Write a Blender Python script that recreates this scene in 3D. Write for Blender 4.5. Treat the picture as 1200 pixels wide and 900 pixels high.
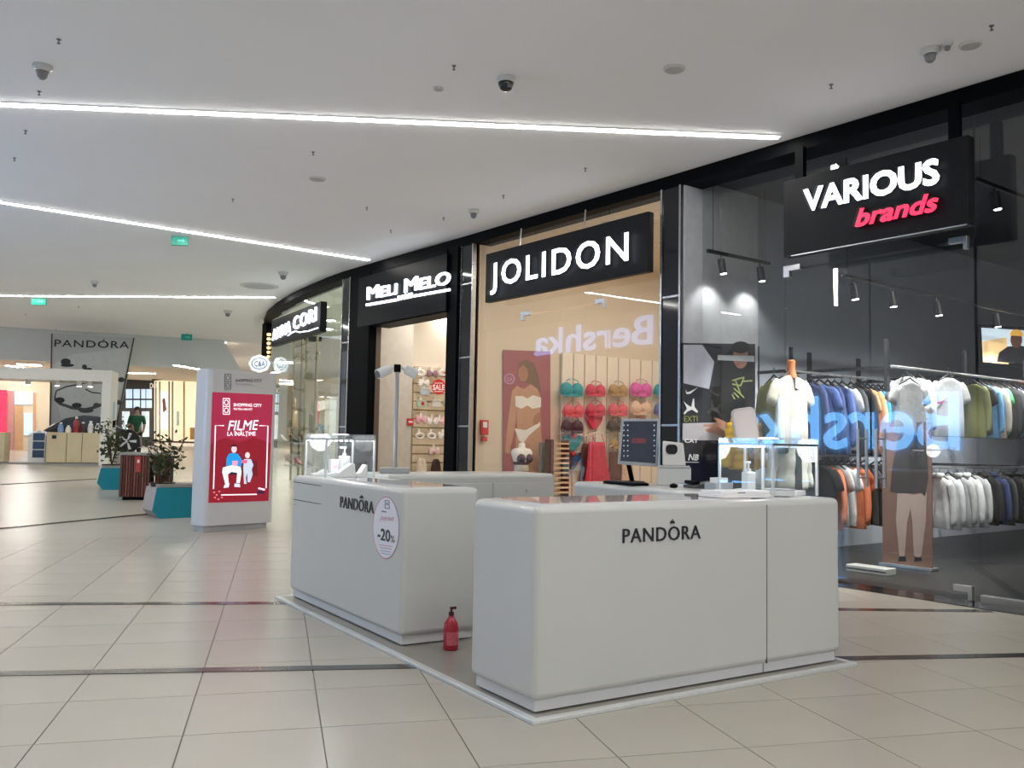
import bpy, bmesh, math, random
from mathutils import Vector, Matrix
random.seed(7)
for o in list(bpy.data.objects): bpy.data.objects.remove(o)
scene = bpy.context.scene
COL = scene.collection
# ------------------------------------------------------------------ camera
FPX, PITCH, ROLL, YAW, CAMH = 1060.0, .0641, .0180, .5661, 1.4
cy, sy, cp, sp = math.cos(YAW), math.sin(YAW), math.cos(PITCH), math.sin(PITCH)
CF = Vector((sy*cp, cy*cp, sp)); CR0 = Vector((cy, -sy, 0)); CU0 = CR0.cross(CF)
CR = CR0*math.cos(ROLL) + CU0*math.sin(ROLL); CU = CU0*math.cos(ROLL) - CR0*math.sin(ROLL)
cam = bpy.data.cameras.new('camera'); camo = bpy.data.objects.new('camera', cam); COL.objects.link(camo)
cam.sensor_width = 36; cam.lens = FPX*36/1200; cam.clip_end = 300; cam.clip_start = .05
m = Matrix((CR, CU, -CF)).transposed().to_4x4(); m.translation = Vector((0, 0, CAMH)); camo.matrix_world = m
scene.camera = camo
# ------------------------------------------------------------------ world and exposure
w = bpy.data.worlds.new('world'); scene.world = w; w.use_nodes = True
w.node_tree.nodes['Background'].inputs[0].default_value = (.89, .945, 1.0, 1)
w.node_tree.nodes['Background'].inputs[1].default_value = .95
vs = scene.view_settings; vs.view_transform = 'Standard'; vs.look = 'None'; vs.gamma = 1; vs.use_curve_mapping = False
vs.exposure = 0.0

# ------------------------------------------------------------------ helpers
def ray(px, py): return CF + CR*((px-600)/FPX) - CU*((py-450)/FPX)
CAM = Vector((0, 0, CAMH))
def atz(px, py, z):
    d = ray(px, py); return CAM + d*((z-CAMH)/d.z)
def floor_z(Y): return 0.0 if Y < 13.5 else (min(Y, 48)-13.5)*.036        # the mall floor climbs gently away from here
def atfloor(px, py):
    lo, hi = 1.0, 90.0
    d = ray(px, py)
    for _ in range(50):
        t = (lo+hi)/2; P = CAM+d*t
        if P.z > floor_z(P.y): lo = t
        else: hi = t
    return CAM+d*lo
class Frame:
    """vertical frame: x runs along `ang`, y away from it, z up"""
    def __init__(s, o, ang):
        s.o = Vector((o[0], o[1], o[2] if len(o) > 2 else 0)); s.ang = ang
        s.x = Vector((math.cos(ang), math.sin(ang), 0)); s.y = Vector((-math.sin(ang), math.cos(ang), 0))
    def w(s, x, y, z): return s.o + s.x*x + s.y*y + Vector((0, 0, z))
    def l(s, P): q = P-s.o; return (q.dot(s.x), q.dot(s.y), q.z)
    def px(s, px, py, y=0):
        d = ray(px, py); k = ((s.o-CAM).dot(s.y)+y)/d.dot(s.y)
        q = CAM+d*k-s.o; return q.dot(s.x), q.z
    def pp(s, x, y): return Frame(s.w(x, y, 0), s.ang)
ORG = {}; FRM = {}
def S(c):
    return tuple(((v/255)/12.92 if v/255 <= .04045 else ((v/255+.055)/1.055)**2.4) for v in c) + (1,)
MATS = {}
def mat(name, rgb, rough=.5, metal=0, var=.06, scale=8, emit=0, spec=.5, bump=0, bscale=60, coat=0, ecol=None):
    if name in MATS: return MATS[name]
    mt = bpy.data.materials.new(name); mt.use_nodes = True; nt = mt.node_tree; b = nt.nodes['Principled BSDF']
    col = S(rgb)
    b.inputs['Roughness'].default_value = rough; b.inputs['Metallic'].default_value = metal
    b.inputs['Specular IOR Level'].default_value = spec; b.inputs['Coat Weight'].default_value = coat
    b.inputs['Base Color'].default_value = col
    if var > 0:
        tc = nt.nodes.new('ShaderNodeTexCoord'); nz = nt.nodes.new('ShaderNodeTexNoise'); nz.inputs['Scale'].default_value = scale
        nz.inputs['Detail'].default_value = 4
        rp = nt.nodes.new('ShaderNodeValToRGB')
        rp.color_ramp.elements[0].position = .3; rp.color_ramp.elements[1].position = .7
        rp.color_ramp.elements[0].color = tuple(c*(1-var) for c in col[:3])+(1,)
        rp.color_ramp.elements[1].color = tuple(min(1, c*(1+var)) for c in col[:3])+(1,)
        nt.links.new(tc.outputs['Object'], nz.inputs['Vector']); nt.links.new(nz.outputs[0], rp.inputs[0]); nt.links.new(rp.outputs[0], b.inputs['Base Color'])
    if bump:
        tc = nt.nodes.new('ShaderNodeTexCoord'); n2 = nt.nodes.new('ShaderNodeTexNoise'); n2.inputs['Scale'].default_value = bscale
        bp = nt.nodes.new('ShaderNodeBump'); bp.inputs['Strength'].default_value = bump; bp.inputs['Distance'].default_value = .02
        nt.links.new(tc.outputs['Object'], n2.inputs['Vector']); nt.links.new(n2.outputs[0], bp.inputs['Height']); nt.links.new(bp.outputs[0], b.inputs['Normal'])
    if emit:
        b.inputs['Emission Color'].default_value = S(ecol) if ecol else col; b.inputs['Emission Strength'].default_value = emit
    MATS[name] = mt; return mt
def glass(name, tint=(1, 1, 1), f0=.045, k=1.0):
    if name in MATS: return MATS[name]
    mt = bpy.data.materials.new(name); mt.use_nodes = True; nt = mt.node_tree; nt.nodes.clear()
    out = nt.nodes.new('ShaderNodeOutputMaterial'); mix = nt.nodes.new('ShaderNodeMixShader')
    tr = nt.nodes.new('ShaderNodeBsdfTransparent'); gl = nt.nodes.new('ShaderNodeBsdfGlossy')
    tr.inputs[0].default_value = (*tint, 1); gl.inputs['Roughness'].default_value = 0; gl.inputs[0].default_value = (1, 1, 1, 1)
    lw = nt.nodes.new('ShaderNodeLayerWeight'); lw.inputs[0].default_value = .5
    pw = nt.nodes.new('ShaderNodeMath'); pw.operation = 'POWER'; pw.inputs[1].default_value = 5
    ma = nt.nodes.new('ShaderNodeMath'); ma.operation = 'MULTIPLY_ADD'; ma.inputs[1].default_value = k*(1-f0); ma.inputs[2].default_value = f0
    nt.links.new(lw.outputs['Facing'], pw.inputs[0]); nt.links.new(pw.outputs[0], ma.inputs[0]); nt.links.new(ma.outputs[0], mix.inputs[0])
    nt.links.new(tr.outputs[0], mix.inputs[1]); nt.links.new(gl.outputs[0], mix.inputs[2]); nt.links.new(mix.outputs[0], out.inputs[0])
    MATS[name] = mt; return mt
def setp(o, label=None, cat=None, group=None, kind=None):
    if label: o['label'] = label
    if cat: o['category'] = cat
    if group: o['group'] = group
    if kind: o['kind'] = kind
    return o
class MB:
    def __init__(s): s.v = []; s.f = []
    def add(s, vs, fs):
        n = len(s.v); s.v += [tuple(p) for p in vs]; s.f += [tuple(i+n for i in f) for f in fs]; return s
    def box(s, x0, x1, y0, y1, z0, z1):
        return s.add([(x0, y0, z0), (x1, y0, z0), (x1, y1, z0), (x0, y1, z0), (x0, y0, z1), (x1, y0, z1), (x1, y1, z1), (x0, y1, z1)],
                     [(0, 3, 2, 1), (4, 5, 6, 7), (0, 1, 5, 4), (1, 2, 6, 5), (2, 3, 7, 6), (3, 0, 4, 7)])
    def prism(s, poly, z0, z1):
        n = len(poly)
        return s.add([(x, y, z0) for x, y in poly]+[(x, y, z1) for x, y in poly],
                     [tuple(range(n))[::-1], tuple(range(n, 2*n))]+[(i, (i+1) % n, n+(i+1) % n, n+i) for i in range(n)])
    def slab(s, poly, y0, y1):                      # polygon in x,z extruded along y (front at y0)
        n = len(poly)
        return s.add([(x, y0, z) for x, z in poly]+[(x, y1, z) for x, z in poly],
                     [tuple(range(n)), tuple(range(n, 2*n))[::-1]]+[(i, n+i, n+(i+1) % n, (i+1) % n) for i in range(n)])
    def flat(s, poly, y): return s.add([(x, y, z) for x, z in poly], [tuple(range(len(poly)))])
    def loft(s, rings, caps=True, closed=True):
        n = len(rings[0]); vs = [p for r in rings for p in r]; fs = []
        for i in range(len(rings)-1):
            for j in range(n if closed else n-1):
                a, b = i*n+j, i*n+(j+1) % n; fs.append((a, b, b+n, a+n))
        if caps: fs += [tuple(range(n))[::-1], tuple((len(rings)-1)*n+j for j in range(n))]
        return s.add(vs, fs)
    def lathe(s, prof, c=(0, 0, 0), n=16, ax='z'):
        rings = []
        for r, h in prof:
            ring = []
            for j in range(n):
                a = 2*math.pi*j/n; u, v = max(r, 1e-4)*math.cos(a), max(r, 1e-4)*math.sin(a)
                ring.append((c[0]+u, c[1]+v, c[2]+h) if ax == 'z' else (c[0]+u, c[1]-h, c[2]+v))
            rings.append(ring)
        return s.loft(rings)
    def tube(s, pts, r, n=8):
        pts = [Vector(p) for p in pts]; rings = []; rr = r if isinstance(r, (list, tuple)) else [r]*len(pts)
        for i, p in enumerate(pts):
            t = (pts[min(i+1, len(pts)-1)]-pts[max(i-1, 0)]).normalized()
            u = t.cross(Vector((0, 0, 1)) if abs(t.z) < .9 else Vector((1, 0, 0))).normalized(); v = t.cross(u)
            rings.append([tuple(p+(u*math.cos(2*math.pi*j/n)+v*math.sin(2*math.pi*j/n))*rr[i]) for j in range(n)])
        return s.loft(rings)
    def ball(s, c, r, n=12, m=8, sz=1, sy_=1):
        return s.loft([[(c[0]+r*math.sin(math.pi*i/m)*math.cos(2*math.pi*j/n), c[1]+r*sy_*math.sin(math.pi*i/m)*math.sin(2*math.pi*j/n), c[2]-r*sz*math.cos(math.pi*i/m)) for j in range(n)] for i in range(m+1)], caps=False)
    def mesh(s, off=(0, 0, 0), smooth=False):
        me = bpy.data.meshes.new('mesh'); me.from_pydata([(x-off[0], y-off[1], z-off[2]) for x, y, z in s.v], [], s.f); me.validate(); me.update()
        bm = bmesh.new(); bm.from_mesh(me); bmesh.ops.remove_doubles(bm, verts=bm.verts, dist=1e-5)
        bmesh.ops.recalc_face_normals(bm, faces=bm.faces); bm.to_mesh(me); bm.free()
        if smooth:
            for p in me.polygons: p.use_smooth = True
            if smooth != 'all': me.set_sharp_from_angle(angle=.7)
        return me
    def build(s, name, mt, parent=None, smooth=False, bevel=0, frame=None, seg=3):
        off = ORG.get(parent, (0, 0, 0)) if parent else (0, 0, 0)
        fr = None
        if parent is None and frame is not None:     # a thing that is one mesh: origin at its base
            xs = [v[0] for v in s.v]; ys = [v[1] for v in s.v]; zs = [v[2] for v in s.v]
            off = ((min(xs)+max(xs))/2, (min(ys)+max(ys))/2, min(zs))
        o = bpy.data.objects.new(name, s.mesh(off, smooth)); COL.objects.link(o)
        if mt: o.data.materials.append(mt)
        if parent: o.parent = parent; ORG[o] = off
        elif frame is not None: o.location = frame.w(*off); o.rotation_euler = (0, 0, frame.ang); ORG[o] = off
        if bevel:
            b = o.modifiers.new('bevel', 'BEVEL'); b.width = bevel; b.segments = seg; b.limit_method = 'ANGLE'; b.harden_normals = True
            for p in o.data.polygons: p.use_smooth = True
        return o
W0 = Frame((0, 0), 0)
def thing(name, label, cat, frame=W0, at=(0, 0, 0), group=None, kind=None):
    o = bpy.data.objects.new(name, None); COL.objects.link(o); o.empty_display_size = .1
    o.location = frame.w(*at); o.rotation_euler = (0, 0, frame.ang); ORG[o] = at
    return setp(o, label, cat, group, kind)
def local(name, label, cat, loc, rz=0, group=None):
    o = bpy.data.objects.new(name, None); COL.objects.link(o); o.empty_display_size = .1
    o.location = loc; o.rotation_euler = (0, 0, rz); ORG[o] = (0, 0, 0)
    return setp(o, label, cat, group)
def dup(root, loc, rz=None, label=None):
    r = root.copy(); COL.objects.link(r); r.location = loc
    if rz is not None: r.rotation_euler = (0, 0, rz)
    if label: r['label'] = label
    for ch in root.children:
        c = ch.copy(); COL.objects.link(c); c.parent = r
        for g in ch.children:
            d = g.copy(); COL.objects.link(d); d.parent = c
    return r
def omat(o, mt):
    o.material_slots[0].link = 'OBJECT'; o.material_slots[0].material = mt
GLY = {}
def _txt(body):
    cu = bpy.data.curves.new('t', 'FONT'); cu.body = body; cu.size = 1; cu.resolution_u = 3
    o = bpy.data.objects.new('t', cu); COL.objects.link(o)
    dg = bpy.context.evaluated_depsgraph_get(); me = o.evaluated_get(dg).to_mesh()
    v = [(p.co.x, p.co.y) for p in me.vertices]; f = [tuple(p.vertices) for p in me.polygons]
    o.evaluated_get(dg).to_mesh_clear(); bpy.data.objects.remove(o); bpy.data.curves.remove(cu)
    return v, f
def glyph(c):
    if c not in GLY:
        if c == ' ': GLY[c] = ([], [], .3)
        else:
            v, f = _txt(c)
            if 'HH' not in GLY: a, _ = _txt('HH'); GLY['HH'] = max(x for x, _ in a)-min(x for x, _ in a)
            a, _ = _txt('H'+c+'H'); GLY[c] = (v, f, max(x for x, _ in a)-min(x for x, _ in a)-GLY['HH'])
    return GLY[c]
def glyph_mesh(c, sx, sz, depth, bold=0, shear=0):
    v, f, adv = glyph(c); vv = []
    bm = bmesh.new()
    bv = [bm.verts.new((x, 0, z)) for x, z in v]
    for q in f:
        try: bm.faces.new([bv[i] for i in q])
        except ValueError: pass
    bmesh.ops.remove_doubles(bm, verts=bm.verts, dist=1e-5)
    if bold:
        mv = {}
        for vt in bm.verts:
            n = Vector((0, 0, 0))
            for e in vt.link_edges:
                if len(e.link_faces) == 1:
                    d = e.other_vert(vt).co-vt.co; fc = e.link_faces[0].calc_center_median()
                    nn = Vector((d.z, 0, -d.x)).normalized()
                    if nn.dot(fc-vt.co) > 0: nn = -nn
                    n += nn
            if n.length: mv[vt] = n.normalized()*bold
        for vt, d in mv.items(): vt.co += d
    if depth:
        r = bmesh.ops.extrude_face_region(bm, geom=list(bm.faces))
        for e in r['geom']:
            if isinstance(e, bmesh.types.BMVert): e.co.y -= depth
    for vt in bm.verts: vt.co = Vector(((vt.co.x+shear*vt.co.z)*sx, vt.co.y, vt.co.z*sz))
    bmesh.ops.recalc_face_normals(bm, faces=bm.faces)
    me = bpy.data.meshes.new('letter'); bm.to_mesh(me); bm.free(); return me
def text(frame, y, body, p0, p1, cap, mt, parent, name='letter', depth=.02, bold=0, shear=0, sizes=None, one=False, gap=0):
    """letters fitted between two baseline pixels on the plane y of a frame"""
    x0, z0 = frame.px(p0[0], p0[1], y); x1, z1 = frame.px(p1[0], p1[1], y)
    zt = frame.px(p0[0], p0[1]-cap, y)[1]-z0
    text_xz(y, body, x0, z0, x1, z1, zt, mt, parent, name, depth, bold, shear, sizes, one, gap)
def text_xz(y, body, x0, z0, x1, z1, zt, mt, parent, name='letter', depth=.02, bold=0, shear=0, sizes=None, one=False, gap=0):
    sizes = sizes or [1]*len(body); pos = []; x = 0
    for c, k in zip(body, sizes):
        pos.append(x); x += (glyph(c)[2]+gap)*k
    sx = (x1-x0)/max(x-gap, .01); sz = zt/.72; off = ORG.get(parent, (0, 0, 0))
    acc = None
    if one: acc = bmesh.new()
    for c, k, q in zip(body, sizes, pos):
        if c == ' ': continue
        me = glyph_mesh(c, sx*k, sz*k, depth, bold, shear)
        t = q/max(x, .01); loc = Vector((x0+q*sx-off[0], y-off[1], z0+(z1-z0)*t-off[2]))
        if one:
            me.transform(Matrix.Translation(loc)); acc.from_mesh(me); bpy.data.meshes.remove(me); continue
        me.materials.append(mt); o = bpy.data.objects.new(name, me); COL.objects.link(o); o.parent = parent; o.location = loc
        ORG[o] = off
    if one:
        me = bpy.data.meshes.new(name); acc.to_mesh(me); acc.free(); me.materials.append(mt)
        o = bpy.data.objects.new(name, me); COL.objects.link(o); o.parent = parent; ORG[o] = off; return o
def shape(frame, y, pts, mt, parent, name, th=.0):
    q = [frame.px(a, b, y) for a, b in pts]
    mb = MB()
    if th: mb.slab(q, y-th, y)
    else: mb.flat(q, y)
    return mb.build(name, mt, parent)
def ell(cx, cy_, rx, ry, n=18, a0=0, a1=360):
    return [(cx+rx*math.cos(math.radians(a0+(a1-a0)*i/n)), cy_+ry*math.sin(math.radians(a0+(a1-a0)*i/n))) for i in range(n if a1-a0 == 360 else n+1)]
def stroke(frame, y, pts, wd, mt, parent, name):
    """a printed line of width wd pixels"""
    mb = MB()
    L = []; R = []
    for i, p in enumerate(pts):
        a = pts[max(i-1, 0)]; b = pts[min(i+1, len(pts)-1)]; dx, dy = b[0]-a[0], b[1]-a[1]; l = math.hypot(dx, dy) or 1
        L.append((p[0]-dy/l*wd/2, p[1]+dx/l*wd/2)); R.append((p[0]+dy/l*wd/2, p[1]-dx/l*wd/2))
    q = [frame.px(a, b, y) for a, b in L]; r = [frame.px(a, b, y) for a, b in R]
    for i in range(len(pts)-1): mb.flat([q[i], q[i+1], r[i+1], r[i]], y)
    return mb.build(name, mt, parent)
ORD = ['first', 'second', 'third', 'fourth', 'fifth', 'sixth', 'seventh', 'eighth', 'ninth', 'tenth', 'eleventh', 'twelfth', 'thirteenth', 'fourteenth', 'fifteenth', 'sixteenth']
# frames of the place
TH = math.atan2(1, -.082)                     # direction of the shop front
FAC = Frame((7.9, 4.15), TH-math.pi)          # x along the shop front (rightwards), y into the shops
SID = Frame((7.9, 4.15), TH-math.pi/2)        # x into the shops, y along the front (away)
KIO = W0                                      # the white kiosk is square to the world axes
KIL = Frame((0, 0), -math.pi/2)               # its left flank
ZC = 4.75
def fs_(s, d, z=0): return FAC.w(-s, d, z)
def area(name, loc, size, power, col=(1, 1, 1), rot=(0, 0, 0), sy_=None, spread=None):
    l = bpy.data.lights.new(name, 'AREA'); l.energy = power; l.color = col; l.size = size
    if sy_: l.shape = 'RECTANGLE'; l.size_y = sy_
    if spread: l.spread = spread
    o = bpy.data.objects.new(name, l); COL.objects.link(o); o.location = loc; o.rotation_euler = rot; return o
# ================================================================== SETTING
TILE = mat('floor_tile_cream', (179, 172, 161), .27, var=.03, scale=1.3, spec=.5)
JOINT = mat('floor_joint_grey', (120, 112, 104), .7)
METSTRIP = mat('dark_metal_strip', (96, 90, 86), .18, .85, var=.03)
CEILW = mat('ceiling_white_plaster', (246, 246, 247), .85, var=.015, scale=.6)
BLACKM = mat('black_satin_panel', (7, 9, 12), .5, var=.04, spec=.05)
BLACKG = mat('black_glossy_glass_panel', (12, 16, 24), .06, var=0, spec=.6)
CHROME = mat('brushed_chrome', (190, 192, 194), .25, 1, var=.03)
WHITEL = mat('white_led', (255, 255, 255), .5, var=0, emit=43, ecol=(255, 252, 247))
GLASS = glass('shop_glass', (.975, .99, .985), .042)
GLASSC = glass('clear_case_glass', (.97, .985, .985), .05)

mb = MB()
XA, XB = -14, 34
mb.add([(XA, -12, -.4), (XB, -12, -.4), (XB, 13.5, -.4), (XA, 13.5, -.4), (XA, -12, -.006), (XB, -12, -.006), (XB, 13.5, -.006), (XA, 13.5, -.006)],
       [(0, 3, 2, 1), (4, 5, 6, 7), (0, 1, 5, 4), (1, 2, 6, 5), (2, 3, 7, 6), (3, 0, 4, 7)])
floor = setp(mb.build('floor', JOINT), kind='structure')
mb = MB(); z1 = floor_z(48)
mb.add([(XA, 13.5, -.4), (XB, 13.5, -.4), (XB, 70, -.4), (XA, 70, -.4), (XA, 13.5, 0), (XB, 13.5, 0), (XB, 48, z1), (XA, 48, z1), (XB, 70, z1), (XA, 70, z1)],
       [(0, 1, 5, 4), (4, 5, 6, 7), (7, 6, 8, 9), (0, 3, 2, 1), (1, 2, 8, 6, 5), (0, 4, 7, 9, 3), (3, 9, 8, 2)])
mb.build('floor_slope', TILE, floor)
# tiles: a square grid turned 18 degrees
GA = math.radians(-18); UX = Vector((math.cos(GA), math.sin(GA), 0)); UY = Vector((-math.sin(GA), math.cos(GA), 0))
PU, PV, U0, V0 = .636, .683, .252, 5.26
tb = MB(); tb.box(-PU/2+.003, PU/2-.003, -PV/2+.003, PV/2-.003, -.012, 0); tmesh = tb.mesh(); tmesh.materials.append(TILE)
cells = []
for i in range(-34, 34):
    for j in range(-26, 26):
        c = UX*(U0+(i+.5)*PU)+UY*(V0+(j+.5)*PV)
        if c.y > 13.9 or c.y < -8 or c.x < -10: continue
        if FAC.l(c)[1] > .3: continue
        d = c-CAM; zz = d.dot(CF)
        vis = False
        if zz > .5:
            u, v = 600+FPX*d.dot(CR)/zz, 450-FPX*d.dot(CU)/zz
            vis = -120 < u < 1320 and v < 1010 and not (2.75 < c.x < 4.9 and 4.0 < c.y < 7.6)
        cells.append((not vis, d.length, c))
cells.sort(key=lambda t: (t[0], t[1]))
rest = MB(); n_t = 0
for hid, dist, c in cells:
    if not hid and n_t < 300:
        o = bpy.data.objects.new('floor_tile', tmesh); COL.objects.link(o); o.parent = floor; o.location = c; o.rotation_euler = (0, 0, GA); n_t += 1
    else:
        q = [c+UX*a*(PU/2-.003)+UY*b*(PV/2-.003) for a, b in ((-1, -1), (1, -1), (1, 1), (-1, 1))]
        rest.prism([(p.x, p.y) for p in q], -.012, 0)
setp(rest.build('floor_tile_field', TILE, floor), kind='stuff')
def floor_strip(a, b, wd, dz=.004):
    a, b = Vector(a), Vector(b); t = (b-a); t.z = 0; t.normalize(); n = Vector((-t.y, t.x, 0))*wd/2
    m_ = MB(); q = [a-n, b-n, b+n, a+n]
    m_.add([(p.x, p.y, p.z-.02) for p in q]+[(p.x, p.y, p.z+dz) for p in q], [(0, 3, 2, 1), (4, 5, 6, 7), (0, 1, 5, 4), (1, 2, 6, 5), (2, 3, 7, 6), (3, 0, 4, 7)])
    m_.build('metal_floor_strip', METSTRIP, floor)
floor_strip((-3, 7.62, 0), (7.75, 2.82, 0), .105)
floor_strip((-3, 10.25, 0), (2.62, 7.57, 0), .11); floor_strip((2.62, 7.57, 0), (7.85, 4.50, 0), .11)
for (a, b), (c, d), wd in (((-150, 634), (176, 602.5), .07), ((-150, 577), (112, 561.5), .07)):
    P, Q = atfloor(a, b), atfloor(c, d); floor_strip(P, Q, wd, .012)

# the line of the shop fronts in plan (s along, d inwards); it bulges and then turns away
FRONT = [(-10, 0), (4, 0), (8.77, -.04), (11.56, -.10), (12.84, -.12), (13.7, -.07), (14.53, .02), (15.4, .12), (16.34, .26), (17.84, .55), (19.36, .93), (20.96, 1.48), (22.3, 2.2), (23.5, 3.2), (24.3, 4.5)]
def offs(k):
    out = []
    for i, (s_, d_) in enumerate(FRONT):
        a = FRONT[max(i-1, 0)]; b = FRONT[min(i+1, len(FRONT)-1)]; ds, dd = b[0]-a[0], b[1]-a[1]; l = math.hypot(ds, dd)
        out.append((s_-dd/l*k, d_+ds/l*k))
    return out
def ribbon(k0, k1, z0, z1, i0=0, i1=None):
    a, b = offs(k0)[i0:i1], offs(k1)[i0:i1]
    m_ = MB(); m_.loft([[(-p[0], p[1], z0), (-q[0], q[1], z0), (-q[0], q[1], z1), (-p[0], p[1], z1)] for p, q in zip(a, b)]); return m_
poly = [(10, -7.7), (10, .3)]+[(-s_, d_) for s_, d_ in offs(.3)[1:]]+[(-26, 14), (-66, 14), (-66, -7.7)]
cb = MB(); cb.prism(poly, ZC, ZC+.25); ceiling = setp(cb.build('ceiling', CEILW, frame=FAC), kind='structure')
fascia = setp(ribbon(0, .36, 4.59, ZC-.002).build('wall_fascia', BLACKM, frame=FAC, bevel=.008), kind='structure')
mb = ribbon(.02, .36, -.02, .006, 0, 6)
setp(mb.build('trim_1', mat('black_granite_threshold', (28, 27, 29), .12, var=.15, scale=30), frame=FAC), kind='structure')

# ---- ceiling light lines
def light_line(p0, p1, lbl, wd=.075):
    a, b = atz(*p0, ZC), atz(*p1, ZC); L = (b-a).length; an = math.atan2(b.y-a.y, b.x-a.x)
    fr = Frame(a, an); t = thing('ceiling_light_line', lbl, 'ceiling light', fr)
    MB().box(-.02, L+.02, -wd/2-.012, wd/2+.012, -.012, 0).build('frame', mat('light_line_frame', (225, 225, 222), .4), t)
    MB().box(0, L, -wd/2, wd/2, -.02, -.004).build('diffuser', WHITEL, t)
light_line((-420, 103), (912, 160), 'longest recessed LED line, running to the fascia beside the white and red shop sign')
light_line((-330, 184), (432, 304), 'slanting recessed LED line ending above the black shop portal')
light_line((-260, 344.5), (322, 348), 'recessed LED line ending near the white round ceiling speaker')
light_line((-200, 371), (265, 401), 'recessed LED line running along the top of the far grey bulkhead', .09)

# unseen LED lines added behind and beside the camera to light front faces
def added_light_line(a, b, lbl, wd=.075):
    a, b = Vector((*a, ZC)), Vector((*b, ZC)); L = (b-a).length; t = thing('ceiling_light_line', lbl, 'ceiling light', Frame(a, math.atan2(b.y-a.y, b.x-a.x)))
    MB().box(-.02, L+.02, -wd/2-.012, wd/2+.012, -.012, 0).build('frame', MATS['light_line_frame'], t); MB().box(0, L, -wd/2, wd/2, -.02, -.004).build('diffuser', WHITEL, t)
added_light_line((-.6, 3.6), (7.6, 1.6), 'added unseen LED line over the floor before the white kiosk'); added_light_line((-.4, -1.6), (7.6, .2), 'added unseen LED line over the hall opposite the far end')
added_light_line((-.2, -4.5), (7.7, -4.6), 'added unseen LED line farthest from the shop with the curved front')

# ---- opposite side: atrium wall with the lit sign that the shop glass mirrors
OPP = Frame(FAC.w(0, -12.6, 0), FAC.ang+math.pi)      # x leftwards seen from here, facing the shops
ow = MB().box(-22, 30, 0, .4, 0, 7.6)
setp(ow.build('wall_opposite', mat('opposite_wall_pale_bounce', (206, 206, 206), .5), frame=OPP), kind='structure')  # unseen wall, made pale and low so more light reaches the left faces
BLUEL = mat('blue_white_led', (110, 185, 255), .4, var=0, emit=9.5, ecol=(120, 190, 255))
DIMB = mat('dim_blue_white_led', (170, 200, 255), .4, var=0, emit=4, ecol=(150, 190, 255))
# ---- pillars between the shops
def pillar(n, s0, s1, joints, d0=-.02, dep=.12):
    t = setp(thing('trim_%d' % n, None, None, FAC, (-(s0+s1)/2, d0, 0)), kind='structure')
    zs = [0]+joints+[4.585]
    MB().box(-s1+.03, -s0-.03, d0+.02, d0+dep, 0, 4.585).build('core', BLACKM, t)
    for a, b in zip(zs[:-1], zs[1:]): MB().box(-s1+.035, -s0-.035, d0+.004, d0+.03, a+.012, b-.012).build('panel', BLACKG, t)
    for j in joints: MB().box(-s1+.03, -s0-.03, d0+.002, d0+.03, j-.012, j+.012).build('joint_bar', CHROME, t)
    for x in (-s1, -s0-.03): MB().box(x, x+.03, d0-.01, d0+.06, 0, 4.585).build('edge_bar', CHROME, t)
pillar(2, 3.97, 4.31, [.35, 1.64, 3.22], -.02, .05); pillar(3, 8.38, 8.74, [1.64, 2.75, 3.95], -.05); pillar(4, 12.5, 12.85, [1.64, 3.3], -.13)

# ---- shop shells
def shell(nm, s0, s1, depth, wall, flo, cei, zc, d0=.36, sidewall=None):
    """floor, ceiling, far side wall, near side wall, back wall"""
    setp(MB().box(-s1, -s0, d0, depth, -.02, .004).build('floor_'+nm, flo, frame=FAC), kind='structure')
    setp(MB().box(-s1, -s0, d0, depth, zc, zc+.15).build('ceiling_'+nm, cei, frame=FAC), kind='structure')
    setp(MB().box(-s1-.06, -s1, d0, depth, 0, zc).build('wall_%s_far_side' % nm, sidewall or wall, frame=FAC), kind='structure')
    setp(MB().box(-s0, -s0+.06, d0, depth, 0, zc).build('wall_%s_near_side' % nm, wall, frame=FAC), kind='structure')
    setp(MB().box(-s1, -s0, depth, depth+.1, 0, zc).build('wall_%s_back' % nm, wall, frame=FAC), kind='structure')
GREYW = mat('graphite_blue_wall', (150, 156, 166), .7, var=.03, scale=1)
shell('sports_shop', -5, 4.0, 10.2, GREYW, mat('sports_floor_grey', (34, 34, 36), .35, var=.05, spec=.2), mat('sports_ceiling_grey', (80, 82, 88), .8), 4.7)
BEIGEW = mat('warm_beige_wall', (224, 208, 186), .7, var=.02, scale=1)
shell('lingerie_shop', 4.32, 8.42, 6.5, BEIGEW, mat('beige_shop_floor', (196, 180, 158), .3), mat('cream_ceiling', (232, 220, 202), .8), 4.66, d0=.1)
shell('accessory_shop', 8.78, 12.8, 5.0, mat('cream_wall', (232, 222, 206), .7, var=.02, scale=1), mat('pale_shop_floor', (205, 195, 178), .3), mat('white_shop_ceiling', (236, 230, 220), .8), 4.2, d0=.3)
setp(MB().box(-12.8, -12.02, .12, 1.04, 0, 4.2).build('wall_accessory_shop_pier', mat('grey_beige_pier', (206, 198, 186), .7), frame=FAC), kind='structure')
setp(MB().box(-3.999, -3.955, .37, 1.44, 0, 4.69).box(-3.999, -3.955, .03, .37, 0, 4.585).build('wall_sports_shop_pier', mat('spotlit_grey_pier', (178, 181, 186), .7), frame=FAC), kind='structure')  # lighter grey than the wall behind: spotlight painted into its colour

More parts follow.
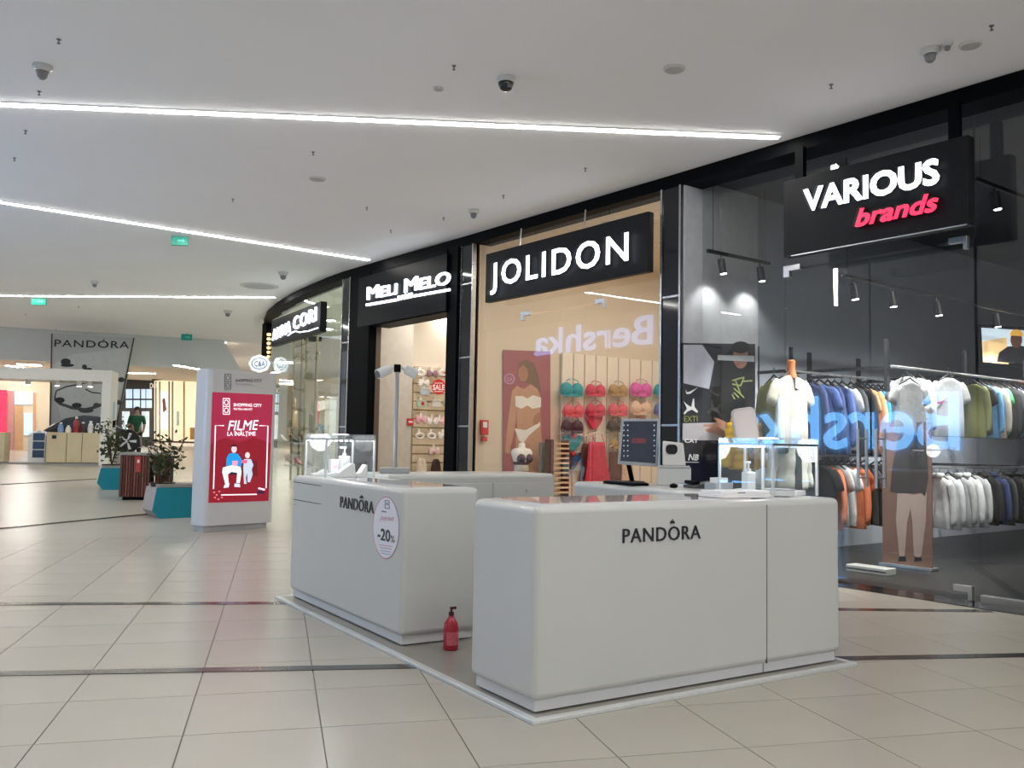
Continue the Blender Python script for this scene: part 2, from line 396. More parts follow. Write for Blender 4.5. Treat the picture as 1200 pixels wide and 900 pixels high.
# ---- black portal of the accessory shop
t = setp(thing('trim_5', None, None, FAC, (-10.6, -.13, 0)), kind='structure')
x0, x1 = -12.48, -8.76; a, b, zt = -11.68, -9.06, 3.53
MB().box(x0, a, -.14, .02, 0, 4.585).build('left_jamb', BLACKM, t, bevel=.006)
MB().box(b, x1, -.10, .5, 0, 4.585).build('right_jamb', BLACKM, t, bevel=.006)
MB().box(a, b, -.12, .3, zt, 4.585).build('header', BLACKM, t, bevel=.006)
MB().box(x0+.35, x1-.25, -.15, -.11, zt+.02, 4.5).build('sign_panel', mat('black_sign_panel', (12, 14, 18), .4, var=.04, spec=.12), t, bevel=.004)
MB().box(a-.02, a+.012, .02, .12, 0, zt).build('jamb_lining', mat('brown_lining', (96, 80, 66), .5), t)

# ---- glass fronts
def pane(t, s0, s1, z0, z1, d, name='pane', th=.012):
    return MB().box(-s1, -s0, d, d+th, z0, z1).build(name, GLASS, t)
STEEL = mat('satin_steel', (200, 202, 205), .3, .9, var=.03)
GD = .35
t = setp(thing('window_1', None, None, FAC, (-3.3, GD, 0)), kind='structure'); pane(t, 2.75, 3.952, .03, 4.59, GD)
MB().box(-3.952, -2.75, GD-.02, GD+.03, 0, .05).build('bottom_rail', STEEL, t)
t = setp(thing('window_2', None, None, FAC, (-1.7, GD, 3.4)), kind='structure'); pane(t, .62, 2.74, 3.4, 4.59, GD)
t = setp(thing('window_3', None, None, FAC, (1, GD, 0)), kind='structure'); pane(t, -1.9, .60, .07, 4.59, GD); pane(t, -4.9, -1.92, .07, 4.59, GD)
MB().box(-.6, 4.9, GD-.03, GD+.04, 0, .075).build('bottom_rail', STEEL, t, bevel=.006)
def patch(t, s_, z_, d, side=1):
    """L-shaped clamp at the corner of a glass door"""
    mm = MB().slab([(-s_-.02, z_+.0), (-s_+.2*side, z_+.0), (-s_+.2*side, z_-.06), (-s_+.06*side, z_-.06), (-s_+.06*side, z_-.13), (-s_-.02, z_-.13)], d-.02, d+.035)
    mm.build('patch_fitting', STEEL, t, bevel=.004)
def handle(t, s_, z0, z1, d):
    m_ = MB()
    for dd in (d-.07, d+.085):
        m_.tube([(-s_, dd, z0), (-s_, dd, z1)], .017, 10)
    for z in (z0+.1, z1-.1): m_.tube([(-s_, d-.07, z), (-s_, d+.085, z)], .01, 6)
    m_.build('handle', STEEL, t, smooth=True)
t = setp(thing('door_1', None, None, FAC, (-2.2, GD, 0)), kind='structure'); pane(t, 1.71, 2.73, .03, 3.38, GD); patch(t, 2.73, 3.44, GD, 1); patch(t, 2.73, .14, GD, 1); handle(t, 1.80, 1.0, 1.6, GD)
t = setp(thing('door_2', None, None, FAC, (-1.2, GD, 0)), kind='structure'); pane(t, .63, 1.69, .03, 3.38, GD); patch(t, .66, 3.44, GD, -1); patch(t, .66, .14, GD, -1); handle(t, 1.60, 1.0, 1.6, GD)
# lingerie shop front
JD = .08
t = setp(thing('window_4', None, None, FAC, (-7.8, JD, 0)), kind='structure'); pane(t, 7.28, 8.37, .02, 4.59, JD)
t = setp(thing('window_5', None, None, FAC, (-4.9, JD, 0)), kind='structure'); pane(t, 4.32, 5.35, .02, 4.59, JD)
t = setp(thing('window_6', None, None, FAC, (-6.3, JD, 3.3)), kind='structure'); pane(t, 5.37, 7.26, 3.32, 4.59, JD)
t = setp(thing('door_3', None, None, FAC, (-6.8, JD, 0)), kind='structure'); pane(t, 6.3, 7.26, .03, 3.30, JD); patch(t, 7.24, 3.36, JD, 1)
t = setp(thing('door_4', None, None, FAC, (-5.8, JD, 0)), kind='structure'); pane(t, 5.37, 6.28, .03, 3.30, JD); patch(t, 5.40, 3.36, JD, -1)
# curved shoe shop front
GREEN = glass('shoe_shop_glass', (.93, .96, .93), .06)
cur = offs(.14)
t = setp(thing('window_7', None, None, FAC, (-16, .3, 0)), kind='structure')
for i in range(4, len(cur)-2):
    (sa, da), (sb, db) = cur[i], cur[i+1]; l = math.hypot(sb-sa, db-da); ns, nd = -(db-da)/l*.012, (sb-sa)/l*.012; g = .006/l
    sa2, da2, sb2, db2 = sa+(sb-sa)*g, da+(db-da)*g, sb-(sb-sa)*g, db-(db-da)*g
    MB().prism([(-sa2, da2), (-sb2, db2), (-sb2-ns, db2+nd), (-sa2-ns, da2+nd)], .02, 4.59).build('pane', GREEN, t)
# ================================================================== SIGNS
WLED = mat('white_sign_letter', (250, 252, 255), .4, var=0, emit=3.2, ecol=(235, 245, 255))
RLED = mat('red_sign_letter', (255, 60, 90), .4, var=0, emit=1.6, ecol=(255, 40, 80))
LETSIDE = mat('sign_letter_body', (14, 16, 20), .4, var=0)
SIGNB = mat('matte_black_sign_box', (26, 27, 30), .45, var=.04, spec=.15)
def box_sign(name, lbl, fr, y, p_l, p_r, ztop, zbot, thick=.12, m_=None):
    x0 = fr.px(*p_l, y)[0]; x1 = fr.px(*p_r, y)[0]
    t = thing(name, lbl, 'shop sign', fr, ((x0+x1)/2, y, zbot))
    MB().box(x0, x1, y, y+thick, zbot, ztop).build('sign_box', m_ or SIGNB, t, bevel=.006)
    return t, x0, x1
t, x0, x1 = box_sign('shop_sign', 'black hanging sign box with white capitals above slanted red letters', FAC, -.12, (918, 255), (1135, 215), 4.25, 3.43)
text(FAC, -.125, 'VARIOUS', (943, 247.5), (1101, 213.5), 25.5, LETSIDE, t, 'letter_body', .05, bold=.045)
text(FAC, -.178, 'VARIOUS', (943, 247.5), (1101, 213.5), 25.5, WLED, t, 'letter', .008, bold=.04)
text(FAC, -.125, 'brands', (1001, 266), (1097, 246.5), 20.5, LETSIDE, t, 'letter_body', .05, bold=.04, shear=.28)
text(FAC, -.178, 'brands', (1001, 266), (1097, 246.5), 20.5, RLED, t, 'letter', .008, bold=.03, shear=.28)
for x in (x0+.12, x1-.2): MB().box(x, x+.1, -.08, -.02, 4.25, 4.6).build('hanging_bar', BLACKM, t)
MB().box(x0+.1, x1-.02, -.125, -.12, 3.425, 3.435).build('bottom_edge', STEEL, t)
t, x0, x1 = box_sign('shop_sign', 'long black sign box with thin white capitals over the lingerie shop', FAC, -.16, (569, 325), (759.5, 285), 4.31, 3.55, .1)
text(FAC, -.165, 'JOLIDON', (577, 336), (739, 304.5), 28, LETSIDE, t, 'letter_body', .06, bold=.02, gap=.1)
text(FAC, -.228, 'JOLIDON', (577, 336), (739, 304.5), 28, WLED, t, 'letter', .008, bold=.015, gap=.1)
for x in (x0+.75, x1-1.3): MB().tube([(x, -.08, 4.3), (x, -.05, 4.6)], .012, 6).build('hanger_cable', STEEL, t)
t = thing('shop_sign', 'lit white two-word lettering with underline bars on the black portal', 'shop sign', FAC, (-10.6, -.155, 3.9))
text(FAC, -.155, 'MELI MELO', (430, 351.5), (529, 332.5), 14.6, WLED, t, 'letter', .03, bold=.022, sizes=[1, .82, .82, .82, 1, 1, .82, .82, .88])
text(FAC, -.155, 'PARIS', (466.5, 352.5), (484, 348.5), 5.6, WLED, t, 'letter', .02, bold=.03)
for a, b in (((430, 357.5), (465, 351.5)), ((485.5, 347), (528, 339.5))): 
    q = [FAC.px(a[0], a[1]-1.4, -.155), FAC.px(b[0], b[1]-1.4, -.155), FAC.px(b[0], b[1]+1.4, -.155), FAC.px(a[0], a[1]+1.4, -.155)]
    MB().slab(q, -.18, -.155).build('underline', WLED, t)
p0, p1 = fs_(16.75, .18), fs_(13.95, -.18); ACF = Frame(p0, math.atan2(p1.y-p0.y, p1.x-p0.x)); L = (p1-p0).length
t = thing('shop_sign', 'dark sign box with lit letters and wavy line on curved glass', 'shop sign', ACF, (L/2, 0, 3.6))
q = [ACF.px(318.5, 377, 0), ACF.px(376, 351.5, 0), ACF.px(376, 387, 0), ACF.px(318.5, 407, 0)]
zt = (q[0][1]+q[1][1])/2; zb = (q[2][1]+q[3][1])/2
MB().box(q[0][0], q[1][0], 0, .14, zb, zt).build('sign_box', SIGNB, t, bevel=.006)
text(ACF, -.005, 'ANNA', (320, 399), (341, 388.5), 13, WLED, t, 'letter', .03, bold=.012, gap=.06)
text(ACF, -.005, 'CORI', (344, 386.5), (372, 375), 15, WLED, t, 'letter', .03, bold=.012, gap=.06)
wv = [(337, 393.5), (341, 390.5), (346, 388), (351, 389.5), (356, 388.5), (361, 388), (367, 386), (373, 384)]
stroke(ACF, -.006, wv, 1.3, WLED, t, 'wave_line')
# round hanging sign past the curve
P = atz(304, 402, ZC); CAF = Frame((P.x, P.y), -.30)
q_ = SID.px(304, 426, 19.2); P = SID.w(q_[0], 19.2, q_[1]); CAF = Frame((P.x, P.y), -.30)
t = thing('hanging_sign', 'oval white and blue lit blade sign by the curved shop corner', 'shop sign', CAF, (0, 0, P.z))
WS = mat('white_lightbox', (245, 248, 252), .4, var=0, emit=.6); BL = mat('sign_blue', (70, 120, 175), .5, var=0, emit=.1)
def el3(cx, cy_, rx, ry, y, m_, nm, th, n=28, scal=0):
    pts = [(cx+(rx+scal*math.cos(8*a))*math.cos(a), cy_+(ry+scal*math.cos(8*a))*math.sin(a)) for a in [2*math.pi*i/n for i in range(n)]]
    q = [CAF.px(u, v, y) for u, v in pts]; MB().slab(q, y, y+th).build(nm, m_, t)
el3(304, 426, 12, 10, 0, WS, 'lightbox', .18, 40, .5); el3(304, 426, 9.6, 6.8, -.012, BL, 'blue_ring', .012); el3(304, 426, 8.4, 5.7, -.02, WS, 'inner_oval', .008)
text(CAF, -.022, 'C&A', (298, 429.3), (310.5, 429.3), 6.4, mat('sign_blue_letter', (30, 74, 140), .5, var=0), t, 'letter', .006, bold=.02)
MB().box(CAF.px(315, 426, .05)[0], CAF.px(318, 426, .05)[0], .03, .12, CAF.px(316, 428, .05)[1], CAF.px(316, 423, .05)[1]).build('wall_arm', STEEL, t)
# dark corner column with amber lights at the end of the curve
cs = offs(-.02); a_, b_ = cs[11], cs[12]
t = thing('light_column', 'dark corner panel with a column of small amber lights', 'light column', FAC, (-a_[0], a_[1], 2.6))
sL = a_[0]-.25
dl, dr = SID.px(310.8, 400, sL)[0], SID.px(318.5, 400, sL)[0]
MB().box(-sL-.25, -sL, dl, dr, SID.px(314, 419, sL)[1], 4.6).build('panel', BLACKM, t)
AMB = mat('amber_light', (255, 200, 140), .5, var=0, emit=2.2)
for k in range(6):
    for px_ in (314.2, 316.8):
        d_, z_ = SID.px(px_, 392+k*5.2, sL); MB().ball((-sL, d_, z_), .042, 8, 6).build('light', AMB, t, smooth='all')
# the opposite lit signs (seen only as reflections in the glass)
def opp_text(pl, pr, base, cap, dmir, m_, t):
    dv = 2*dmir+12.63
    xr, z0 = FAC.px(pr, base, dv); xl, z1 = FAC.px(pl, base, dv); zt = FAC.px(pr, base-cap, dv)[1]-z0
    text_xz(-.03, 'Bershka', -xr, z0, -xl, z0, zt, m_, t, 'letter', .05, bold=.012)
t = thing('shop_sign', 'large blue lit lettering low on the opposite wall, mirrored in the glass', 'shop sign', OPP, (0, -.03, 1)); opp_text(862, 1133, 527.5, 72, .355, BLUEL, t)
t = thing('shop_sign', 'smaller blue-white lit lettering high on the opposite wall, mirrored in the glass', 'shop sign', OPP, (8, -.03, 4)); opp_text(628, 770, 402, 35, .085, DIMB, t)

# ================================================================== THE WHITE KIOSK
WLAC = mat('white_lacquer', (199, 200, 197), .3, var=.015, scale=2, coat=.15)
WTOP = mat('white_glossy_top', (232, 232, 233), .08, var=.01, coat=.3)
PLINTH = mat('white_plinth', (212, 212, 212), .4, var=.02)
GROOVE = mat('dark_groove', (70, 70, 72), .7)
LETB = mat('black_lettering', (20, 20, 22), .4, var=0)
H = 1.074
pf = thing('kiosk_platform', 'thin grey kiosk platform with white metal edging', 'platform', W0, (3.8, 5.8, 0))
MB().box(2.60, 5.06, 3.82, 7.82, .0, .020).build('platform_floor', mat('grey_vinyl_floor', (150, 145, 138), .3, var=.06, scale=6), pf)
ED = mat('white_metal_edge', (218, 220, 218), .3, .3, var=.02)
for q in ((2.57, 2.615, 3.79, 7.85), (5.045, 5.09, 3.79, 7.85), (2.615, 5.045, 3.79, 3.835), (2.615, 5.045, 7.805, 7.85)): MB().box(*q, 0, .022).build('edge_strip', ED, pf, bevel=.004)
def counter(lbl, x0, x1, y0, y1, hh=H, groove=(), fr=W0):
    t = thing('counter', lbl, 'counter', fr, ((x0+x1)/2, (y0+y1)/2, .022))
    MB().box(x0, x1, y0, y1, .085, hh).build('body', WLAC, t, bevel=.042, seg=5)
    MB().box(x0+.03, x1-.03, y0+.03, y1-.03, .03, .09).build('plinth', PLINTH, t)
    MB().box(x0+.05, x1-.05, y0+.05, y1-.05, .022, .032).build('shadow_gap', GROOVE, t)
    for g in groove: MB().box(*g).build('joint', GROOVE, t)
    return t
cb_ = counter('white counter with black lettering centred on its long plain front', 2.616, 5.017, 3.863, 4.517, groove=[(4.318, 4.324, 3.8618, 3.87, .09, H-.03)])
MB().box(4.318, 4.324, 3.892, 3.9, .03, .085).build('plinth_joint', GROOVE, cb_)
def pandora(fr, y, p0, p1, cap, t, m_=LETB, dep=.006):
    text(fr, y, 'PANDORA', p0, p1, cap, m_, t, 'letter', dep, gap=.04)
    x = p0[0]+(p1[0]-p0[0])*.645; yb = p0[1]+(p1[1]-p0[1])*.645
    q = [(x-cap*.16, yb-cap*1.12), (x-cap*.1, yb-cap*1.3), (x-cap*.04, yb-cap*1.2), (x, yb-cap*1.42), (x+cap*.04, yb-cap*1.2), (x+cap*.1, yb-cap*1.3), (x+cap*.16, yb-cap*1.12)]
    shape(fr, y, q, m_, t, 'crown_mark', dep)
pandora(W0, 3.862, (728, 636.5), (820.5, 631), 17.5, cb_)
MB().box(2.72, 4.28, 3.95, 4.45, H-.001, H+.006).build('display_glass', mat('milky_display_glass', (225, 222, 224), .03, var=0, coat=.5), cb_)
# left counter
ca = counter('white counter with black lettering beside a round discount sticker', -7.795, -5.552, 2.678, 3.279, fr=KIL)
pandora(KIL, 2.677, (398.5, 594.3), (438, 601.8), 13.5, ca)
def kline(a, b, wd): stroke(KIL, 2.6765, [a, b], wd, GROOVE, ca, 'drawer_joint')
kline((343.5, 564.5), (376, 569.5), .9); kline((343.5, 585), (376, 590.8), .9)
q = KIL.px(345.8, 590.5, 2.677); MB().lathe([(.0, .012), (.012, .01), (.013, 0)], (q[0], 2.677, q[1]), 10, 'y').build('lock', STEEL, ca)
MB().box(-7.1, -5.65, 2.8, 3.2, H-.001, H+.006).build('display_glass', MATS['milky_display_glass'], ca)
st = thing('round_sticker', 'round white minus twenty percent sticker with thin pink border', 'sticker', KIL, (-5.8, 2.6755, .6))
PINK = mat('pink_print', (205, 140, 165), .5, var=0); STW = mat('white_sticker', (232, 231, 238), .35, var=.01)
shape(KIL, 2.6755, ell(452.3, 618.5, 15.6, 36.8, 40), PINK, st, 'border'); shape(KIL, 2.6745, ell(452.3, 618.5, 14.9, 35.6, 40), STW, st, 'disc')
text(KIL, 2.6735, '-20', (442.2, 631.6), (457.3, 635), 13.5, LETB, st, 'number', .0005, bold=.03, one=True)
text(KIL, 2.6735, '%', (457.6, 635.2), (462.6, 636.5), 8.5, LETB, st, 'percent_mark', .0005, one=True)
text(KIL, 2.6735, 'joyout', (445.5, 609), (461, 610.5), 6.5, PINK, st, 'script_print', .0005, shear=.25, one=True)
text(KIL, 2.6735, 'extra', (447, 600), (452.5, 600.8), 2.6, LETB, st, 'small_print', .0005, one=True)
for a, b in ((586.5, 590), (591, 596)):
    for e in ([(451, a), (456, a+.4)], [(456, a+.4), (456.3, b)], [(456.3, b), (451.3, b-.4)], [(451.3, b-.4), (451, a)]): stroke(KIL, 2.6735, e, .7, LETB, st, 'gift_icon')
for i, yy in enumerate((638.5, 641.5, 645, 648)): stroke(KIL, 2.6735, [(444.5+i*.6, yy), (460-i*.8, yy+2)], .8, PINK if i < 2 else mat('grey_print', (170, 168, 178), .5, var=0), st, 'print_line')
# back counter and till counter
cc = counter('white back counter with small cupboard doors behind the lamp stand', 3.285, 5.05, 7.13, 7.79, 1.105)
for a, b in ((3.75, 4.33), (4.34, 4.98)):
    d = MB().box(a, b, 7.122, 7.135, .1, 1.02).build('cupboard_door', WLAC, cc, bevel=.003)
    MB().lathe([(.0, .02), (.014, .018), (.012, 0)], ((a+b)/2+.05, 7.122, .95), 10, 'y').build('knob', STEEL, d)
cd_ = counter('white till counter carrying the monitor and keyboard', 4.47, 5.03, 4.56, 6.08, 1.085)
# ---- red bottle on the platform
P = atz(528, 761, .022); fr = Frame(P, 0)
t = local('spray_bottle', 'red plastic bottle with dark pump standing on the kiosk floor', 'bottle', P)
RB = mat('red_bottle_plastic', (176, 40, 58), .25, var=.08)
MB().lathe([(0, 0), (.045, .0), (.05, .01), (.05, .14), (.044, .175), (.024, .205), (.016, .215), (.016, .225), (0, .226)], n=20).build('bottle_body', RB, t, smooth=True)
MB().lathe([(0, .222), (.018, .222), (.018, .245), (.008, .248), (.008, .27), (0, .27)], n=12).build('pump', mat('dark_red_cap', (70, 18, 26), .4), t, smooth=True)
MB().box(-.008, .035, -.01, .01, .262, .278).build('nozzle', MATS['dark_red_cap'], t, bevel=.004)
MB().loft([[(.0508*math.cos(a), .0508*math.sin(a), z) for a in [math.pi*(1.15+.8*i/10) for i in range(11)]] for z in (.035, .12)], caps=False, closed=False).build('label', mat('pale_red_label', (200, 96, 108), .5, var=.2, scale=60), t)
# ---- glass display cases
LEDW = mat('case_led', (255, 255, 255), .4, var=0, emit=5)
def case(lbl, x0, x1, y0, y1, z0, hh):
    t = thing('display_case', lbl, 'display case', W0, ((x0+x1)/2, (y0+y1)/2, z0))
    th = .005
    for q in ((x0, x1, y0, y0+th), (x0, x1, y1-th, y1), (x0, x0+th, y0+th, y1-th), (x1-th, x1, y0+th, y1-th)): MB().box(*q, z0, z0+hh).build('glass_side', GLASSC, t)
    MB().box(x0, x1, y0, y1, z0+hh, z0+hh+.006).build('glass_top', GLASSC, t)
    for x, y in ((x0, y0), (x1-.014, y0), (x0, y1-.014), (x1-.014, y1-.014)): MB().box(x, x+.014, y, y+.014, z0, z0+hh-.04).build('post', mat('white_post', (225, 226, 228), .25, .2, var=0), t)
    for q in ((x0, x1, y0, y0+.016), (x0, x1, y1-.016, y1), (x0, x0+.016, y0+.016, y1-.016), (x1-.016, x1, y0+.016, y1-.016)): MB().box(*q, z0+hh-.045, z0+hh-.03).build('top_rail', STEEL, t)
    n = 9
    for i in range(n):
        x = x0+.03+(x1-x0-.06)*i/(n-1); MB().lathe([(0, -.012), (.011, -.012), (.014, 0), (0, 0)], (x, y1-.03, z0+hh-.045), 8).build('spot', LEDW, t)
    return t
case('glass jewellery case with white display ramps on the left counter', 2.75, 3.2, 7.2, 7.7, 1.075, .36)
case('glass case with tray inside on the end of the front counter', 4.53, 4.97, 4.0, 4.48, 1.081, .37)
la = bpy.data.lights.new('case_lamp', 'POINT'); la.energy = 4; la.shadow_soft_size = .1
for p in ((2.98, 7.45, 1.38), (4.75, 4.24, 1.39)):
    o = bpy.data.objects.new('case_lamp', la); COL.objects.link(o); o.location = p
WVEL = mat('white_velvet', (240, 238, 238), .8, var=.02)
def ramp(lbl, x, y, rz, wd, ln, hh, z0=1.081):
    t = local('jewellery_ramp', lbl, 'display stand', (x, y, z0), rz, 'white jewellery display ramps in the glass case')
    pr = [(0, 0), (ln, 0), (ln, .02), (ln*.96, hh), (ln*.85, hh*1.04), (ln*.55, hh*.62), (ln*.3, hh*.28), (0, hh*.15)]
    MB().slab(pr, -wd/2, wd/2).build('ramp_body', WVEL, t, bevel=.008)
    MB().slab([(.0, hh*.15+.001), (ln*.3, hh*.28+.001), (ln*.3, hh*.28+.007), (0, hh*.15+.007)], -wd/2+.01, wd/2-.01).build('cushion', mat('pale_cushion', (250, 248, 248), .9, var=0), t, bevel=.002)
ramp('low white jewellery ramp near the outer glass corner', 2.78, 7.6, -.1, .12, .13, .05)
ramp('long white sloped bracelet ramp in the middle of the case', 2.84, 7.34, -.05, .1, .22, .11)
ramp('steep white sloped ramp beside the pump bottle', 3.06, 7.3, .1, .08, .1, .1)
def pump(lbl, P, sc=1, body=(236, 238, 240)):
    t = local('pump_bottle', lbl, 'bottle', P)
    m_ = mat('pump_plastic_%d' % body[0], body, .35, var=.02)
    MB().box(-.042*sc, .042*sc, -.03*sc, .03*sc, 0, .15*sc).build('bottle_body', m_, t, bevel=.012*sc)
    MB().lathe([(0, .148*sc), (.016*sc, .148*sc), (.016*sc, .17*sc), (.006*sc, .172*sc), (.006*sc, .21*sc), (0, .21*sc)], n=10).build('pump_neck', m_, t, smooth=True)
    MB().box(-.04*sc, .012*sc, -.01*sc, .01*sc, .205*sc, .22*sc).build('nozzle', m_, t, bevel=.003)
pump('clear grey pump bottle inside the left glass case', (3.06, 7.55, 1.081), 1.15, (214, 216, 220))
t = local('white_box', 'small upright white box beside the pump bottle in case', 'box', (2.98, 7.6, 1.081))
MB().box(-.035, .035, -.03, .03, 0, .14).build('carton', WVEL, t, bevel=.004); MB().box(-.02, .02, -.031, -.03, .06, .1).build('print', mat('pale_pink_print', (236, 205, 215), .6, var=0), t)
# case on the front counter: tray and pump
P = W0
t = local('tray', 'low white oval tray inside the front glass case', 'tray', (4.72, 4.12, 1.081))
MB().lathe([(0, 0), (.1, 0), (.105, .04), (.098, .04), (.094, .008), (0, .008)], n=24).build('tray_body', WVEL, t, smooth=True); MB().lathe([(.1, .036), (.108, .038), (.108, .043), (.1, .043), (.1, .036)], n=24).build('rim', STEEL, t, smooth=True)
pump('white square pump bottle inside the front glass case', (4.60, 4.27, 1.081), 1.0)
t = local('small_card', 'tiny white price block in the corner of front case', 'card', (4.9, 4.1, 1.081)); MB().box(-.04, .04, -.02, .02, 0, .03).build('block', WVEL, t, bevel=.003); MB().box(-.03, .03, -.021, -.02, .008, .022).build('print', STW, t)
# mirror on a stand
t = local('counter_mirror', 'grey-pink rounded counter mirror tilted on a thin stand', 'mirror', (4.96, 4.64, 1.085), -.72)
MB().lathe([(0, 0), (.07, 0), (.07, .008), (.012, .014), (.01, .40), (0, .40)], n=16).build('stand', mat('white_metal', (220, 220, 222), .3, var=0), t, smooth=True)
def rrect(w_, h_, r, n=5):
    out = []
    for cx, cz, a0 in ((w_/2-r, h_/2-r, 0), (-w_/2+r, h_/2-r, 90), (-w_/2+r, -h_/2+r, 180), (w_/2-r, -h_/2+r, 270)):
        out += [(cx+r*math.cos(math.radians(a0+90*i/n)), cz+r*math.sin(math.radians(a0+90*i/n))) for i in range(n+1)]
    return out
def tilt(pts, an, dz):
    return [(x*math.cos(an)-z*math.sin(an), x*math.sin(an)+z*math.cos(an)+dz) for x, z in pts]
MB().slab(tilt(rrect(.175, .25, .042), .16, .47), -.022, .012).build('mirror_shell', mat('mirror_shell_greige', (186, 176, 174), .4, var=.02), t, bevel=.01)
MB().slab(tilt(rrect(.15, .218, .036), .16, .47), -.027, -.02).build('mirror_face', mat('mirror_face_greige', (196, 187, 186), .3, var=.02), t, bevel=.002)
# white flat boxes on the front counter
t = local('tablet_box', 'flat white product box on the front counter top', 'box', (4.27, 4.08, 1.081), -.1)
MB().box(-.2, .2, -.11, .11, 0, .022).build('tray_base', WVEL, t, bevel=.004); MB().box(-.19, .2, -.1, .1, .022, .042).build('lid', mat('white_card', (238, 238, 240), .35, var=.01), t, bevel=.005)
MB().box(-.06, .0, -.1005, -.1, .028, .034).build('print', mat('grey_print2', (120, 120, 124), .5, var=0), t)
# ---- lamp stand with two spot heads
t = local('lamp_stand', 'slim grey pole with two white spotlight heads on kiosk counter', 'lamp', (3.46, 7.36, 1.105), -.45)
MB().box(-.13, .13, -.1, .1, 0, .05).build('base_plate', mat('grey_metal', (168, 170, 172), .35, .5, var=.03), t, bevel=.006)
MB().tube([(0, 0, .05), (0, 0, .93)], .017, 14).build('pole', MATS['grey_metal'], t, smooth=True)
MB().box(-.03, .03, -.02, .02, .9, .97).build('head_joint', BLACKM, t, bevel=.005)
for sx, a in ((-1, .55), (1, .5)):
    hd = MB(); P0 = Vector((sx*.03, 0, .945)); P1 = Vector((sx*.17, -.09 if sx < 0 else .02, .885 if sx > 0 else .87))
    hd.tube([P0, P0.lerp(P1, .25), P0.lerp(P1, .3), P1], [.012, .012, .042, .045], 14); h_ = hd.build('spot_head', mat('white_spot_body', (214, 216, 218), .35, var=0), t, smooth=True)
    d_ = (P1-P0).normalized(); MB().tube([P1, P1+d_*.004], [.036, .036], 14).build('lens', mat('spot_lens', (90, 92, 96), .1, var=0), h_)
# ---- till: monitor, keyboard, mouse, scanner camera, phone, papers
P = Vector((4.72, 5.70, 1.086)); MF = Frame(P, -.60)
t = thing('till_monitor', 'grey framed till monitor showing a dark desktop', 'monitor', MF, (0, 0, 0))
GRF = mat('silver_grey_plastic', (168, 172, 178), .4, var=.02); SCR = mat('dark_desktop_screen', (46, 52, 66), .25, var=.25, scale=9, emit=.25)
def onq(quad, y0, y1, m_, nm, par, f=MF, bev=0): 
    return MB().slab([f.px(a, b, y0) for a, b in quad], y0, y1).build(nm, m_, par, bevel=bev)
onq([(724, 544), (771, 547), (773.5, 490.5), (728.5, 490.8)], -.12, -.08, GRF, 'casing', t, bev=.004)
onq([(727, 540), (768, 543), (770.3, 493.5), (731, 493.7)], -.123, -.121, SCR, 'screen', t)
ICO = mat('desktop_icon', (190, 200, 215), .5, var=0, emit=.5)
for i in range(7):
    for px_ in (730.5, 735, 766): onq([(px_, 499+i*6), (px_+1.3, 499+i*6), (px_+1.3, 497.6+i*6), (px_, 497.6+i*6)], -.1245, -.124, ICO, 'screen_icon', t)
onq([(740, 519), (757, 519.8), (757, 514), (741, 513)], -.1245, -.124, mat('dim_red_wallpaper', (110, 50, 60), .5, var=.3, scale=20, emit=.15), 'wallpaper_print', t)
MB().tube([(.0, -.09, .24), (.03, -.03, .13), (.06, .03, .02)], .02, 8).build('neck', BLACKM, t, smooth=True); MB().lathe([(0, 0), (.11, 0), (.1, .015), (0, .02)], (.06, .03, 0), 20).build('foot', BLACKM, t, smooth=True)
t = local('keyboard', 'black keyboard lying before the till monitor', 'keyboard', (4.56, 5.50, 1.086), 1.5)
MB().box(-.21, .21, -.07, .07, 0, .018).build('keyboard_base', BLACKM, t, bevel=.005)
for r in range(4): MB().box(-.2, .2, -.06+r*.032, -.034+r*.032, .018, .024).build('key_row', mat('black_keys', (40, 41, 44), .5, var=.3, scale=80), t)
t = local('computer_mouse', 'small black computer mouse beside the keyboard', 'mouse', (4.62, 5.02, 1.086), .8)
MB().ball((0, 0, .012), .05, sz=.4, sy_=.6).build('mouse_body', BLACKM, t, smooth='all'); MB().box(.015, .035, -.004, .004, .028, .034).build('wheel', GRF, t)
t = thing('receipt_printer', 'white box printer with round black eye on small shelf', 'printer', Frame((4.91, 5.33, 1.086), -.75), (0, 0, 0))
MB().box(-.13, .13, -.09, .09, 0, .14).build('shelf_stand', WLAC, t, bevel=.006)
MB().box(-.12, .12, -.1, .1, .14, .152).build('shelf_top', WLAC, t, bevel=.003)
MB().slab([(-.09, .152), (.09, .152), (.07, .33), (-.09, .345)], -.07, .07).build('printer_body', mat('white_plastic', (214, 212, 208), .4, var=.02), t, bevel=.012)
MB().slab([(x-.02, z+.28) for x, z in rrect(.09, .075, .03)], -.076, -.068).build('black_eye', BLACKG, t)
t = local('desk_phone', 'grey desk phone with papers near the till', 'phone', (4.80, 4.93, 1.086), -.3)
MB().slab([(-.1, 0), (.1, 0), (.1, .05), (-.1, .02)], -.08, .08).build('phone_body', mat('dark_grey_plastic', (70, 72, 76), .4), t, bevel=.006); MB().box(-.09, -.04, -.085, .085, .03, .055).build('receiver', BLACKM, t, bevel=.01)
t = local('paper_pad', 'blue and white paper pad lying by the till', 'paper', (4.92, 5.13, 1.086), .2)
MB().box(-.09, .09, -.07, .07, 0, .02).build('pad', WVEL, t); MB().box(-.09, .0, -.07, .07, .02, .023).build('blue_sheet', mat('blue_paper', (86, 130, 180), .6), t)
t = local('white_sheet_box', 'small white card stack at the till counter edge', 'card', (4.78, 4.72, 1.086), .1)
MB().box(-.1, .1, -.05, .05, 0, .05).build('stack', GRF, t, bevel=.004); MB().box(-.05, .05, -.04, .04, .05, .085).build('card_top', WVEL, t)
